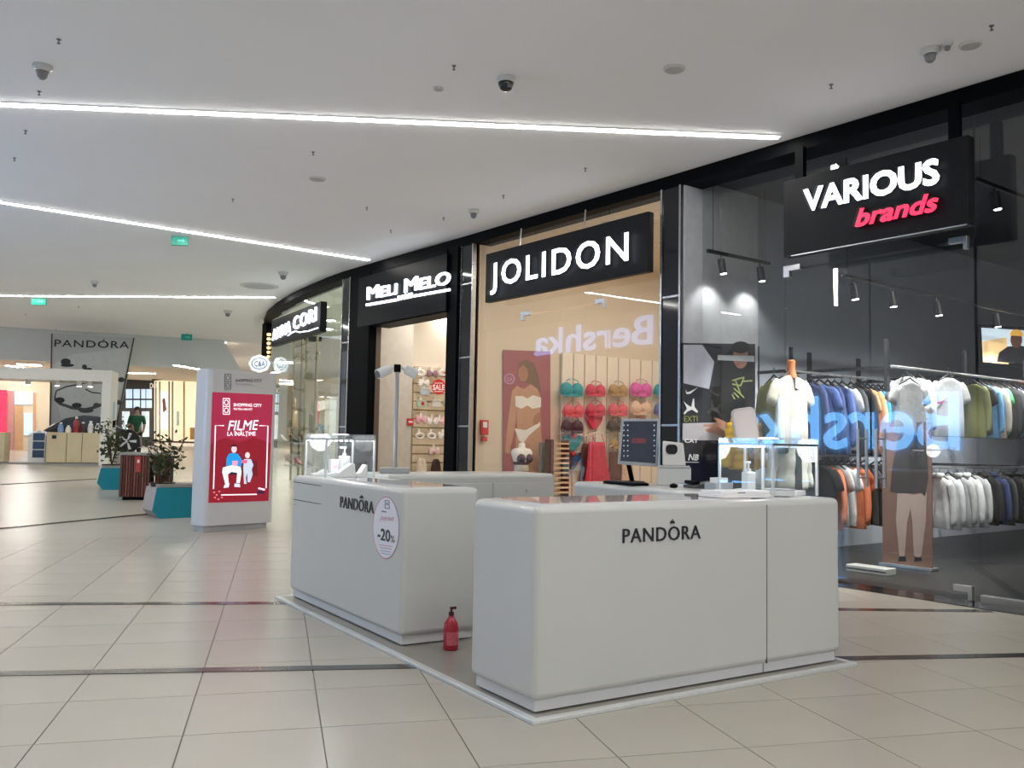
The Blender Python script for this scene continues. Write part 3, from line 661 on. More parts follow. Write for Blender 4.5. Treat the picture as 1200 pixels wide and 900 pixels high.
# ================================================================== SPORTS SHOP (behind the VARIOUS glass)
def ring(cx, cy_, z, rx, ry, n=16, fold=0, ph=0, pw=2.4):
    out = []
    for j in range(n):
        a = 2*math.pi*j/n; c, s_ = math.cos(a), math.sin(a)
        k = 1/((abs(c)**pw+abs(s_)**pw)**(1/pw)); f = 1+fold*math.sin(5*a+ph)*(.4+abs(s_))
        out.append((cx+rx*k*c*(1+fold*.12*math.sin(3*a+ph)), cy_+ry*k*s_*f, z))
    return out
GM = {}
def garment_mesh(kind, var=0):
    if (kind, var) in GM: return GM[(kind, var)]
    ph = var*1.7; m_ = MB()
    if kind in ('tee', 'long', 'jacket'):
        T_ = {'tee': .034, 'long': .04, 'jacket': .055}[kind]; L = {'tee': .70, 'long': .74, 'jacket': .72}[kind]
        rows = [(-.075, .055, .03, 0), (-.085, .09, .035, 0), (-.11, .17, .04, .05), (-.135, .225, T_*.9, .1), (-.2, .245, T_, .15), (-.32, .24, T_, .25), (-.45, .245, T_, .35), (-.58, .255, T_*1.05, .4), (-L-.06, .262, T_*1.1, .45), (-L-.07, .25, T_*.9, .45)]
        m_.loft([ring(0, 0, z, rx, ry, 18, f, ph+z*3) for z, rx, ry, f in rows])
        for sx in (-1, 1):
            if kind == 'tee': pts = [(.17, -.14, .085), (.24, -.20, .085), (.29, -.29, .08), (.31, -.36, .078)]
            else: pts = [(.17, -.14, .075), (.245, -.22, .072), (.29, -.38, .062), (.305, -.55, .055), (.30, -.68, .045), (.298, -.73, .036)]
            rr = []
            for x, z, r in pts: rr.append([(sx*(x+r*math.cos(a)*.85), T_*.75*math.sin(a), z+r*.35*math.cos(a)) for a in [2*math.pi*j/10 for j in range(10)]])
            m_.loft(rr)
        if kind == 'jacket': m_.loft([ring(0, .02, z, rx, ry, 14) for z, rx, ry in ((-.10, .11, .05), (-.05, .10, .07), (-.03, .07, .05), (-.028, .01, .01))])
    elif kind == 'trousers':
        for sx in (-1, 1):
            m_.loft([ring(sx*x, 0, z, rx, ry, 12, f, ph) for x, z, rx, ry, f in ((.07, -.08, .1, .05, 0), (.085, -.2, .1, .055, .1), (.1, -.5, .085, .05, .2), (.105, -.8, .075, .045, .2), (.105, -.98, .07, .04, .1))])
    me = m_.mesh(smooth='all'); GM[(kind, var)] = me; return me
hg = MB(); hg.tube([(0, 0, -.02), (0, 0, .0), (.018, 0, .03), (.0, 0, .052), (-.02, 0, .034)], .004, 6); hg.tube([(-.19, 0, -.12), (-.1, 0, -.075), (0, 0, -.02), (.1, 0, -.075), (.19, 0, -.12)], .011, 6)
HANG = hg.mesh(smooth='all'); HANG.materials.append(mat('black_hanger', (20, 20, 22), .4, var=0))
CLR = dict(navy=(36, 50, 92), blue=(62, 84, 140), white=(206, 208, 210), black=(24, 24, 28), charcoal=(58, 60, 64), tan=(214, 160, 116), sky=(52, 150, 214), orange=(214, 120, 78), cream=(192, 188, 176), grey=(170, 172, 174), olive=(112, 116, 72), green=(84, 172, 112), lavender=(164, 166, 214), beige=(196, 182, 164), yellow=(236, 186, 30), lightblue=(110, 170, 220))
def fab(c): return mat('fabric_'+c, CLR[c], .85, var=.1, scale=14, bump=.25, bscale=40)
NG = [0]
def garment(kind, c, P, rz, lbl, sc=1, grp=None, lock=None):
    t = local('hanging_'+{'tee': 'shirt', 'long': 'sweater', 'jacket': 'jacket', 'trousers': 'trousers'}[kind], lbl, {'tee': 'shirt', 'long': 'sweater', 'jacket': 'jacket', 'trousers': 'trousers'}[kind], P, rz, grp)
    t.scale = (sc, sc, sc)
    NG[0] += 1; me = garment_mesh(kind, NG[0] % 3)
    if not me.materials: me.materials.append(None)
    o = bpy.data.objects.new('fabric', me); COL.objects.link(o); o.parent = t; omat(o, fab(c))
    h_ = bpy.data.objects.new('hanger', HANG); COL.objects.link(h_); h_.parent = t
    return t
RAILM = mat('rail_black_steel', (52, 54, 58), .3, .7, var=0)
def rail(lbl, s_, z, d0, d1, posts):
    t = thing('clothes_rail', lbl, 'clothes rail', SID, ((d0+d1)/2, s_, z))
    MB().tube([(d0, s_, z), (d1, s_, z)], .016, 10).build('bar', STEEL, t, smooth=True)
    for d in posts:
        MB().box(d-.02, d+.02, s_, 3.999, z-.02, z+.02).build('bracket', RAILM, t)
        MB().box(d-.03, d+.03, 3.96 if s_ > 3 else s_+.1, 3.999 if s_ > 3 else s_+.14, z-.3, z+.35).build('wall_post', RAILM, t)
    return t
def hang_row(s_, z, items, where, kinds, sc, rot0):
    for k, (px_, c) in enumerate(items):
        d = ray(px_, 470); kk = ((SID.o-CAM).dot(SID.y)+s_)/d.dot(SID.y); dd = (CAM+d*kk-SID.o).dot(SID.x)
        P = SID.w(dd, s_, z-.05*sc*.8)
        kd = kinds[k % len(kinds)]
        garment(kd, c, P, SID.ang+math.pi/2+rot0+random.uniform(-.12, .12), '%s %s, %s garment from the glass on %s' % (c, {'tee': 'short-sleeved shirt', 'long': 'long-sleeved top', 'jacket': 'jacket', 'trousers': 'pair of trousers'}[kd], ORD[k], where), sc, 'garments on '+where)
ZU = 2.36
R1 = 3.45
rail('upper chrome clothes rail beside the hoodie poster', R1, ZU, 1.35, 3.9, (1.45, 2.6, 3.8))
hang_row(R1, ZU, [(907, 'olive'), (950, 'navy'), (960, 'blue'), (970, 'navy'), (978, 'blue'), (987, 'white'), (997, 'charcoal'), (1004, 'black'), (1010, 'tan'), (1016, 'tan'), (1023, 'sky'), (1029, 'sky'), (1036, 'charcoal')], 'the upper rail beside the hoodie poster', ['long', 'long', 'tee'], 1.22, -.35)
rail('lower chrome clothes rail with orange tops', R1, 1.30, 1.9, 3.9, (2.0, 3.8))
hang_row(R1, 1.30, [(962, 'black'), (971, 'orange'), (979, 'grey'), (986, 'white'), (994, 'orange'), (1001, 'orange'), (1012, 'charcoal'), (1026, 'black'), (1032, 'orange')], 'the lower rail with orange tops', ['tee', 'long', 'tee'], 1.12, -.35)
R2 = 2.45
ZU2 = SID.px(1120, 438, R2)[1]; da, db = SID.px(1050, 438, R2)[0], SID.px(1215, 438, R2)[0]
rail('upper chrome clothes rail under the wall screen', R2, ZU2, da-.1, db, (da, (da+db)/2, db-.1))
hang_row(R2, ZU2, [(1062, 'grey'), (1076, 'white'), (1141, 'olive'), (1148, 'charcoal'), (1155, 'lightblue'), (1161, 'beige'), (1167, 'green'), (1175, 'black'), (1181, 'charcoal'), (1189, 'lavender'), (1197, 'black'), (1206, 'orange')], 'the upper rail under the wall screen', ['tee', 'long', 'long'], .98, -.4)
ZL2 = SID.px(1120, 548, R2)[1]
rail('lower chrome clothes rail under the wall screen', R2, ZL2, da+.3, db, (da+.4, db-.1))
hang_row(R2, ZL2, [(1100, 'white'), (1110, 'white'), (1121, 'grey'), (1131, 'white'), (1141, 'grey'), (1152, 'black'), (1162, 'navy'), (1171, 'charcoal'), (1181, 'black'), (1191, 'black'), (1202, 'charcoal')], 'the lower rail under the wall screen', ['jacket', 'long', 'jacket'], .92, -.4)
# the front-facing shirts
def facing(kind, c, px_, py_, s_, sc, lbl, rz=0.0):
    x, z = SID.px(px_, py_, s_); return garment(kind, c, SID.w(x, s_, z), SID.ang+rz, lbl, sc)
t = facing('tee', 'white', 1112, 436, R2-.25, 1.05, 'white shirt with red swoosh hung facing the glass', -.2)
sw = [(1098.5, 470.5), (1102, 471.5), (1113, 463.5), (1104, 474), (1100, 474), (1098, 472)]
fr = Frame(t.location+Vector((0, 0, 0)), SID.ang-.2); ORG[t] = (0, 0, 0)
def pr(pts, yy, m_, nm, par, f):
    q = [f.px(a, b, yy) for a, b in pts]; k = par.scale[0]; return MB().flat([(a/k, b/k) for a, b in q], yy/k).build(nm, m_, par)
pr([(1099, 467.5), (1099.5, 471), (1102.5, 470.5), (1113, 464.5), (1103.5, 472.8), (1099.5, 473.5), (1097.8, 471.5)], -.062, mat('red_print', (190, 40, 52), .6, var=0), 'swoosh_print', t, fr)
t = facing('tee', 'cream', 927, 431, 3.0, 1.22, 'cream shirt on wooden-necked torso form with hang tag')
WOOD = mat('neck_wood', (176, 98, 52), .45, var=.12, scale=20)
MB().lathe([(0, -.1), (.06, -.1), (.045, -.04), (.038, .02), (.042, .06), (.03, .075), (0, .08)], n=14).build('wooden_neck', WOOD, t, smooth=True)
MB().tube([(0, 0, .07), (0, 0, .2)], .02, 8).build('neck_rod', BLACKM, t); MB().box(-.0, .075, -.055, -.05, -.2, -.1).build('hang_tag', WVEL, t)
facing('tee', 'grey', 1066, 441, R2-.3, .9, 'pale grey shirt hung facing the glass above the brown banner', -.25)
# torso forms with quilted coats near the glass
def quilt(lbl, c, px_, py_, s_, hh, wd, rows, open_front, inner):
    x, z = SID.px(px_, py_, s_)
    t = local('coat_form', lbl, 'mannequin', SID.w(x, s_, 0), SID.ang-.15)
    m_ = MB(); rr = []; n = rows*4
    for i in range(n+1):
        u = i/n; w_ = wd*(1.0-.32*max(0, u-.82)/.18 if u > .82 else 1.0-.06*math.sin(u*3)); b = .016*abs(math.sin(math.pi*rows*u))
        rr.append(ring(0, 0, z-hh+hh*u, w_+b, wd*.6*(1 if u < .85 else 1-.9*(u-.85))+b, 20, .02, u))
    m_.loft(rr); m_.build('coat_body', c, t, smooth='all')
    for sx in (-1, 1):
        r2 = []
        for i in range(n+1):
            u = i/n; r = .075*(1-.3*u)+.012*abs(math.sin(math.pi*rows*u)); cx = sx*(wd*.86+.12*u); cz = z-.09-hh*.82*u
            r2.append([(cx+r*math.cos(a), .0+r*math.sin(a), cz) for a in [2*math.pi*j/12 for j in range(12)]])
        MB().loft(r2).build('sleeve', c, t, smooth='all')
    MB().loft([ring(0, 0, z-.04, wd*.45, wd*.4, 16), ring(0, 0, z+.05, wd*.5, wd*.42, 16), ring(0, 0, z+.06, wd*.4, wd*.34, 16)]).build('collar', c, t, smooth='all')
    MB().slab([(-wd*.28, z-hh*.98), (wd*.2, z-hh*.98), (wd*.12, z+.02), (-wd*.16, z+.02)], -wd*.66, -wd*.5).build('open_front', inner, t)
    MB().tube([(0, 0, .02), (0, 0, z-hh+.1)], .02, 8).build('stand_pole', STEEL, t); MB().lathe([(0, 0), (.16, 0), (.16, .015), (0, .02)], (0, 0, .006), 20).build('stand_base', STEEL, t)
    return t
quilt('bright yellow quilted coat on a form beside the poster hand', mat('yellow_quilt', (238, 186, 22), .5, var=.05), 872, 487, 3.62, .66, .2, 7, True, mat('brown_lining2', (110, 74, 50), .7))
quilt('cream padded coat open over dark top on a form', mat('cream_quilt', (222, 220, 212), .6, var=.05), 925, 508, 3.35, .7, .25, 3, True, mat('dark_top', (40, 42, 44), .8))
# standing brown banner with a printed figure
BX0, BX1 = FAC.px(1034, 600, 2.0)[0], FAC.px(1092, 600, 2.0)[0]
t = thing('floor_banner', 'brown standing banner printed with figure in dark jacket and pale trousers', 'banner', FAC, ((BX0+BX1)/2, 2.0, .006))
BRN = mat('banner_brown', (122, 92, 80), .6, var=.05)
MB().box(BX0, BX1, 2.0, 2.02, .03, 1.72).build('banner_sheet', BRN, t); MB().box(BX0-.02, BX1+.02, 1.94, 2.1, .006, .04).build('banner_foot', STEEL, t, bevel=.004)
shape(FAC, 1.998, [(1052, 575), (1070, 580), (1086, 577), (1085, 610), (1080, 650), (1076, 655), (1071, 650), (1069, 610), (1067, 595), (1063, 612), (1060, 652), (1054, 652), (1050, 610)], mat('banner_trousers', (168, 148, 140), .6, var=.06), t, 'printed_trousers')
shape(FAC, 1.997, [(1058, 505), (1068, 501), (1080, 505), (1087, 530), (1088, 560), (1084, 582), (1079, 577), (1062, 578), (1054, 578), (1043, 576), (1046, 545), (1052, 515)], mat('banner_jacket', (54, 48, 50), .6, var=.06), t, 'printed_jacket')
for q in ([(1054, 652), (1061, 652), (1062, 658), (1052, 658)], [(1072, 653), (1079, 653), (1081, 657), (1071, 658)]): shape(FAC, 1.997, q, LETB, t, 'printed_shoe')
shape(FAC, 1.996, ell(1068, 492, 6, 8), mat('banner_head', (92, 66, 58), .6, var=.05), t, 'printed_head')
# wall screen
t = thing('wall_screen', 'wall screen showing a man in a yellow cap', 'screen', SID, (8, 3.2, 2.6)); sy0 = 2.95
def sq(p, y, m_, nm, th=.0): return shape(SID, y, p, m_, t, nm, th)
sq([(1146, 380), (1230, 386), (1230, 431), (1149, 427)], sy0, BLACKM, 'bezel', .06)
sq([(1150, 384), (1230, 389), (1230, 427), (1152, 424)], sy0-.062, mat('screen_sky', (206, 224, 236), .5, var=.02, emit=.8), 'screen_picture')
sq([(1151, 400), (1180, 395), (1182, 427), (1152, 424)], sy0-.064, mat('screen_sand', (236, 196, 140), .5, var=.05, emit=.7), 'picture_sand')
sq([(1168, 424), (1171, 413), (1181, 406), (1196, 405), (1230, 412), (1230, 428)], sy0-.066, mat('screen_dark', (40, 38, 46), .5, var=.1, emit=.1), 'picture_jacket')
sq(ell(1191, 398, 7, 10), sy0-.068, mat('screen_skin', (120, 76, 60), .5, var=.1, emit=.25), 'picture_face')
sq(ell(1191, 393, 8, 7, 12, 180, 360)+[(1200, 394)], sy0-.07, mat('screen_cap', (238, 178, 70), .5, var=.03, emit=.7), 'picture_cap')
# hoodie poster on the pier
t = thing('wall_poster', 'tall sports poster of a man in a black hoodie reaching out', 'poster', SID, (.9, 3.953, .4))
PY = 3.953
def ps(p, k, rgb, nm, rough=.45, em=0): return shape(SID, PY-.0015*k, p, mat('poster_%d_%d_%d' % rgb, rgb, rough, var=.05, emit=em), t, nm)
ps([(800, 402), (885, 403), (885, 600), (800, 600)], 0, (46, 48, 58), 'poster_sheet')
ps([(801, 404), (823, 404), (837, 424), (831, 456), (801, 449)], 1, (186, 190, 204), 'grey_field')
ps([(800, 535), (850, 535), (850, 600), (800, 600)], 1, (18, 26, 52), 'navy_field')
ps([(838, 430), (846, 418), (862, 405), (878, 412), (884, 430), (884, 500), (868, 520), (840, 520), (832, 480)], 2, (22, 22, 25), 'printed_hoodie')
ps(ell(868, 418, 9, 14), 3, (150, 112, 98), 'printed_face'); ps(ell(868, 407, 11, 7), 4, (28, 24, 24), 'printed_hair')
ps([(841, 416), (884, 417), (884, 424), (841, 422)], 5, (176, 180, 186), 'printed_band')
ps(ell(864, 427, 3, 1.3), 6, (150, 84, 80), 'printed_mouth')
GRN = (134, 142, 84)
for q in ([(858, 446), (872, 442)], [(872, 442), (868, 452)], [(868, 452), (858, 450)], [(862, 446), (868, 462)], [(870, 447), (882, 446)], [(860, 455), (872, 466)], [(866, 466), (860, 460)], [(858, 462), (861, 468)]):
    stroke(SID, PY-.012, q, 1.6, mat('poster_green', GRN, .5, var=.1), t, 'green_graffiti')
ps([(800, 496), (846, 495), (846, 516), (800, 516)], 3, (176, 174, 182), 'pale_field')
ps([(838, 489), (848, 493), (854, 497), (854, 510), (846, 512), (838, 508), (828, 506), (826, 503), (834, 501), (824, 500), (825, 497), (836, 497), (840, 494), (836, 490)], 4, (176, 128, 112), 'printed_hand')
WPR = mat('poster_white', (220, 222, 226), .5, var=0)
shape(SID, PY-.012, [(804, 456), (804.5, 459.5), (808, 459), (818, 454), (809, 461.5), (805, 462), (803.5, 459.5)], WPR, t, 'swoosh_mark')
shape(SID, PY-.012, [(801, 470), (805, 474), (810, 477), (812, 467), (813.5, 467), (814, 477), (818, 482), (817, 484), (811, 480), (806, 482), (802, 486), (801, 484), (805, 479)], WPR, t, 'leaping_mark')
text(SID, PY-.012, 'CAT', (802, 518.5), (818, 519), 4.5, WPR, t, 'printed_mark', 0, bold=.03, one=True)
text(SID, PY-.012, 'NB', (806, 539), (818, 539.5), 7, WPR, t, 'printed_mark', 0, bold=.05, shear=.25, one=True)
stroke(SID, PY-.012, [(803, 541.5), (819, 541.8)], .8, WPR, t, 'underline_mark')
text(SID, PY-.012, 'EXTI', (801, 494), (818, 494), 7, mat('poster_green', GRN, .5), t, 'green_mark', 0, bold=.02, one=True)
# track lights
SPOTB = mat('spot_black', (30, 31, 34), .4, var=0); SPOTL = mat('spot_glow', (255, 255, 255), .4, var=0, emit=12)
def track(lbl, s_, z, d0, d1, heads, power, cable=True):
    t = thing('track_light', lbl, 'track light', SID, ((d0+d1)/2, s_, z))
    MB().box(d0, d1, s_-.018, s_+.018, z, z+.04).build('track', SPOTB, t)
    for d in heads:
        MB().tube([(d, s_, z), (d, s_, z-.05)], .01, 6).build('stem', SPOTB, t)
        h_ = MB().tube([(d, s_, z-.05), (d+.02, s_-.02, z-.23)], .045, 14).build('spot_head', SPOTB, t, smooth=True)
        MB().tube([(d+.021, s_-.021, z-.225), (d+.0215, s_-.0215, z-.235)], .038, 14).build('lens', SPOTL, h_)
        l = bpy.data.lights.new('spot', 'SPOT'); l.energy = power; l.spot_size = 1.9; l.spot_blend = .6; l.shadow_soft_size = .04; l.color = (1, .97, .93)
        o = bpy.data.objects.new('spot', l); COL.objects.link(o); o.location = SID.w(d+.022, s_-.03, z-.25); o.rotation_euler = (.35, 0, SID.ang)
    if cable:
        for d in (d0+.1, d1-.1): MB().tube([(d, s_, z+.04), (d, s_, 4.7)], .004, 5).build('cable', SPOTB, t)
x1, z1 = SID.px(845, 299, 3.72)
track('short track light hung in front of the grey pier', 3.72, z1, x1-.25, x1+.95, (x1, x1+.75), 22)
sT = 2.3; xs = [SID.px(a, 340, sT)[0] for a in (999, 1044, 1097, 1166)]; zT = SID.px(1044, 337, sT)[1]
track('long track light with four black spots above the clothes rails', sT, zT, xs[0]-.2, xs[-1]+1.5, xs+[xs[-1]+1.1], 215)
track('track light near the shop glass over the entrance mat', 1.0, 4.2, 1.2, 6.5, (1.6, 3.0, 4.4, 5.8), 220)
# white block standing in for a white-blue reflection near the shop doors
P = FAC.w(*(lambda a: (a[0], 1.25, 0))(FAC.px(1025, 668, 1.25)))
t = local('reflection_block', 'low white block imitating a reflection on the sports shop floor', 'reflection', P, FAC.ang)
MB().box(-.3, .2, -.1, .1, .004, .08).build('block', WLAC, t, bevel=.01); MB().box(-.29, .19, -.101, -.099, .03, .05).build('dark_slot', GROOVE, t)

# ================================================================== LINGERIE SHOP (behind the JOLIDON glass)
JS = 8.40
t = thing('wall_poster', 'tall pink poster of a woman in white underwear', 'poster', SID, (1, JS, .3))
def jp(p, k, rgb, nm): return shape(SID, JS-.004-.0015*k, p, mat('jposter_%d_%d_%d' % rgb, rgb, .4, var=.05, scale=5), t, nm)
jp([(589.5, 410), (645, 412), (645, 600), (589.5, 600)], 0, (164, 96, 100), 'poster_sheet')
SK = (196, 150, 122); SK2 = (176, 126, 98)
jp([(608, 425), (617, 421), (626, 426), (631, 440), (634, 458), (627, 466), (622, 450), (612, 448), (606, 440)], 1, (126, 98, 78), 'printed_hair')
jp([(606, 452), (600, 458), (597, 480), (594, 505), (592, 530), (597, 532), (602, 508), (605, 490), (605, 470), (606, 503), (604, 520), (606, 560), (610, 600), (642, 600), (640, 560), (637, 528), (634, 505), (633, 480), (634, 466), (630, 456), (622, 450), (614, 456)], 2, SK, 'printed_body')
jp([(608, 432), (613, 428), (618, 432), (619, 440), (616, 447), (611, 447), (607, 440)], 3, SK2, 'printed_face')
jp([(604, 464), (612, 464), (618, 467), (625, 463), (634, 466), (634, 477), (624, 479), (618, 475), (611, 479), (604, 476)], 4, (238, 232, 226), 'printed_bra')
jp([(603, 502), (616, 504), (633, 495), (633, 499), (620, 510), (613, 520), (608, 516)], 4, (238, 232, 226), 'printed_briefs')
jp([(626, 487), (632, 482), (634, 490), (630, 497), (624, 497)], 5, SK2, 'printed_hand')
jp(ell(597, 444, 6.5, 6.5), 3, (188, 150, 178), 'round_mark'); jp(ell(597, 444, 5, 5), 4, (170, 106, 118), 'round_mark_inner')
text(SID, JS-.012, 'CA', (593.5, 446.5), (600.5, 446.5), 4.5, mat('poster_lilac', (200, 170, 196), .5), t, 'mark_letters', 0, one=True)
# white slat wall with slots
pa, pz = SID.px(656, 413, JS); t = thing('slat_wall', 'white panelled display wall behind the bras', 'display wall', SID, (3, JS, 0))
SLW = mat('slat_white', (240, 228, 212), .6, var=.015)
edges = [656+i*13.2 for i in range(16)]
for a, b in zip(edges[:-1], edges[1:]):
    xa, xb = SID.px(a, 470, JS)[0], SID.px(b, 470, JS)[0]; MB().box(xa+.012, xb-.012, JS-.05, JS-.004, .1, pz).build('panel', SLW, t)
    MB().box(xb-.012, xb+.012, JS-.02, JS-.004, .1, pz-.25).build('slot', mat('slot_grey', (130, 118, 106), .6), t)
BC = dict(teal=(30, 150, 160), red=(208, 52, 78), coral=(222, 92, 104), gold=(176, 140, 88), pink=(220, 92, 172), nude=(228, 192, 164), violet=(104, 104, 168), black=(40, 38, 40), leopard=(74, 56, 46), brown=(110, 66, 50))
def bm_(c): return mat('lingerie_'+c, BC[c], .6, var=.22, scale=30, bump=.3, bscale=60)
def bra(lbl, c, px_, py_, wpx):
    x, z = SID.px(px_, py_, JS-.16); x2 = SID.px(px_+wpx, py_, JS-.16)[0]; w_ = x2-x
    t = local('bra', lbl, 'bra', SID.w(x+w_/2, JS-.17, z), SID.ang, 'bras hung on the white display wall'); r = w_*.235
    for sx in (-1, 1):
        c_ = MB()
        rings = []
        for i in range(7):
            u = i/6*math.pi/2; rr_ = r*math.cos(u*.98)
            rings.append([(sx*r*.92+rr_*math.cos(a)*1.05, -r*.75*math.sin(u)+.02, rr_*math.sin(a)*(.95 if math.sin(a) < 0 else 1.0+.12*math.cos(a)*sx)) for a in [2*math.pi*j/14 for j in range(14)]])
        c_.loft(rings); c_.build('cup', bm_(c), t, smooth='all')
        MB().tube([(sx*r*1.1, -.01, r*.8), (sx*r*.95, .0, r*1.25), (sx*r*.3, .02, r*1.5)], .008, 5).build('strap', bm_(c), t)
        MB().slab([(sx*r*1.7, r*.3), (sx*r*2.0, r*.0), (sx*r*1.95, -r*.6), (sx*r*1.5, -r*.7)][::sx], -.0, .03).build('side_band', bm_(c), t)
    MB().loft([[(-r*1.7+3.4*r*i/8, -.02-.04*math.sin(math.pi*i/8), z_) for i in range(9)] for z_ in (-r*.9, -r*.45)], caps=False, closed=False).build('under_band', bm_(c), t)
    MB().tube([(0, .1, r*1.5), (0, .0, r*1.5), (0, -.0, r*1.45)], .006, 5).build('hook', STEEL, t)
B_ = [('teal', 656, 456, 28, 'teal bra at the edge of the top row'), ('red', 686, 457, 24, 'red bra in the top row beside the teal one'), ('gold', 713, 457, 23, 'gold leopard bra in the top row'), ('pink', 738, 456, 26, 'bright pink bra in the top row'), ('teal', 766, 457, 22, 'second teal bra, next to the bright pink one'),
      ('coral', 659, 481, 26, 'coral bra under the teal one'), ('red', 686, 480, 24, 'red bra in the second row'), ('coral', 712, 480, 24, 'coral red bra under the gold leopard one'), ('nude', 738, 478, 26, 'nude lace bra under the bright pink one'), ('violet', 766, 480, 22, 'violet blue bra in the second row'),
      ('black', 657, 500, 27, 'black bra under the coral one'), ('leopard', 711, 499, 22, 'black leopard bra under the coral red one'), ('red', 738, 500, 24, 'red bra behind the till monitor'), ('gold', 714, 520, 20, 'gold satin bra half behind the till monitor')]
for c, a, b, w_, lbl in B_: bra(lbl, c, a, b, w_)
def briefs(lbl, c, px_, py_, wpx, hpx, tag=False):
    q = lambda a, b: SID.px(a, b, JS-.14)
    x, z = q(px_+wpx/2, py_); t = local('briefs', lbl, 'briefs', SID.w(x, JS-.12, z), SID.ang, 'briefs hung on the white display wall')
    w_ = q(px_+wpx, py_)[0]-q(px_, py_)[0]; h_ = z-q(px_, py_+hpx)[1]
    MB().slab([(-w_/2, 0), (w_/2, 0), (w_/2, -h_*.3), (w_*.12, -h_), (-w_*.12, -h_), (-w_/2, -h_*.3)], -.03, .02).build('fabric', bm_(c), t, bevel=.012)
    MB().box(-w_/2, w_/2, -.036, .024, -.03, .012).build('waistband', bm_(c), t, bevel=.006)
    MB().tube([(0, .1, .03), (0, -.01, .03), (0, -.01, 0)], .005, 5).build('hook', STEEL, t)
    if tag: MB().slab([(-.05, .0), (.0, .05), (.05, .0), (0, -.05)], -.045, -.04).build('price_tag', mat('red_tag', (214, 60, 84), .5, var=0), t)
briefs('red briefs between the black and leopard bras', 'red', 688, 488, 18, 15); briefs('teal briefs with red tag under the black bra', 'teal', 661, 511, 22, 17, True); briefs('black briefs with red tag at the bottom of the wall', 'black', 661, 531, 20, 19, True)
def slip(lbl, c, px_, py_, wpx, hpx, y):
    x, z = SID.px(px_+wpx/2, py_, y); w_ = SID.px(px_+wpx, py_, y)[0]-SID.px(px_, py_, y)[0]; h_ = z-SID.px(px_, py_+hpx, y)[1]
    t = local('slip_dress', lbl, 'dress', SID.w(x, y, z), SID.ang)
    rows = [(0, .3), (-.12, .32), (-.3, .34), (-.5, .38), (-.7, .44), (-.9, .49), (-1, .5)]
    MB().loft([ring(0, 0, -.16*h_+u*h_*.84, w_*k, .05, 20, .5, u*5) for u, k in rows]).build('dress_body', bm_(c), t, smooth='all')
    for sx in (-1, 1): MB().tube([(sx*w_*.22, -.03, -.17*h_), (sx*w_*.16, 0, 0)], .006, 5).build('strap', bm_(c), t)
    MB().tube([(-w_*.35, 0, -.02), (0, 0, .015), (w_*.35, 0, -.02)], .012, 6).build('hanger', mat('pale_hanger', (230, 214, 200), .5, var=0), t); MB().tube([(0, .12, .06), (0, 0, .06), (0, 0, .01)], .006, 5).build('hook', STEEL, t)
slip('dark brown slip hanging behind the red slip dress', 'leopard', 679, 511, 24, 55, JS-.12); slip('bright red satin slip dress on a pale hanger', 'red', 685, 508, 30, 62, JS-.3); slip('brown robe hanging beside the till monitor', 'brown', 712, 522, 18, 48, JS-.2); slip('nude slip hanging below the till monitor', 'nude', 727, 530, 16, 45, JS-.24)
# bust form with floral top
x, z = SID.px(611, 552, 7.9)
t = local('bust_form', 'white bust form wearing a black and pink floral bra', 'mannequin', SID.w(x, 7.9, z), SID.ang); b_ = .06
MB().loft([ring(0, 0, q, rx, ry, 16) for q, rx, ry in ((0, .13, .09), (.08, .12, .085), (.2, .16, .11), (.3, .2, .1), (.35, .16, .07), (.37, .06, .05), (.44, .05, .045), (.45, .001, .001))]).build('torso', mat('form_white', (238, 232, 226), .5), t, smooth='all')
for sx in (-1, 1): MB().ball((sx*.075, -.085, .2), .075).build('cup', mat('floral_print', (90, 70, 84), .6, var=.8, scale=30), t, smooth='all')
MB().loft([ring(0, 0, q, rx, ry, 16) for q, rx, ry in ((.1, .128, .092), (.15, .15, .105))]).build('band', MATS['floral_print'], t, smooth='all')
MB().tube([(0, 0, -z+.02), (0, 0, 0)], .018, 8).build('stand_pole', STEEL, t); MB().lathe([(0, 0), (.15, 0), (.15, .02), (0, .025)], (0, 0, -z+.005), 18).build('stand_base', STEEL, t)
# stacked hanger rack
x, _ = SID.px(653, 530, 8.0); t = local('hanger_rack', 'rack of stacked pale hangers beside the pink poster', 'rack', SID.w(x, 8.0, .004), SID.ang)
for i in range(15): MB().box(-.16, .16, -.12, .12, .25+i*.08, .28+i*.08).build('hanger_layer', mat('pale_wood', (222, 196, 160), .5), t)
for sx in (-1, 1): MB().box(sx*.17-.01, sx*.17+.01, -.1, .1, 0, 1.45).build('upright', mat('dark_wood', (92, 70, 54), .5), t)
x, _ = SID.px(638, 530, 8.2); t = local('vertical_grille', 'grey vertical slat stand beside the hanger rack', 'stand', SID.w(x, 8.2, .004), SID.ang)
for i in range(5): MB().box(-.1+i*.045, -.075+i*.045, -.03, .03, .02, 1.4).build('slat', mat('grey_slat', (140, 132, 126), .5), t)
MB().box(-.12, .14, -.05, .05, 0, .03).build('base', STEEL, t)
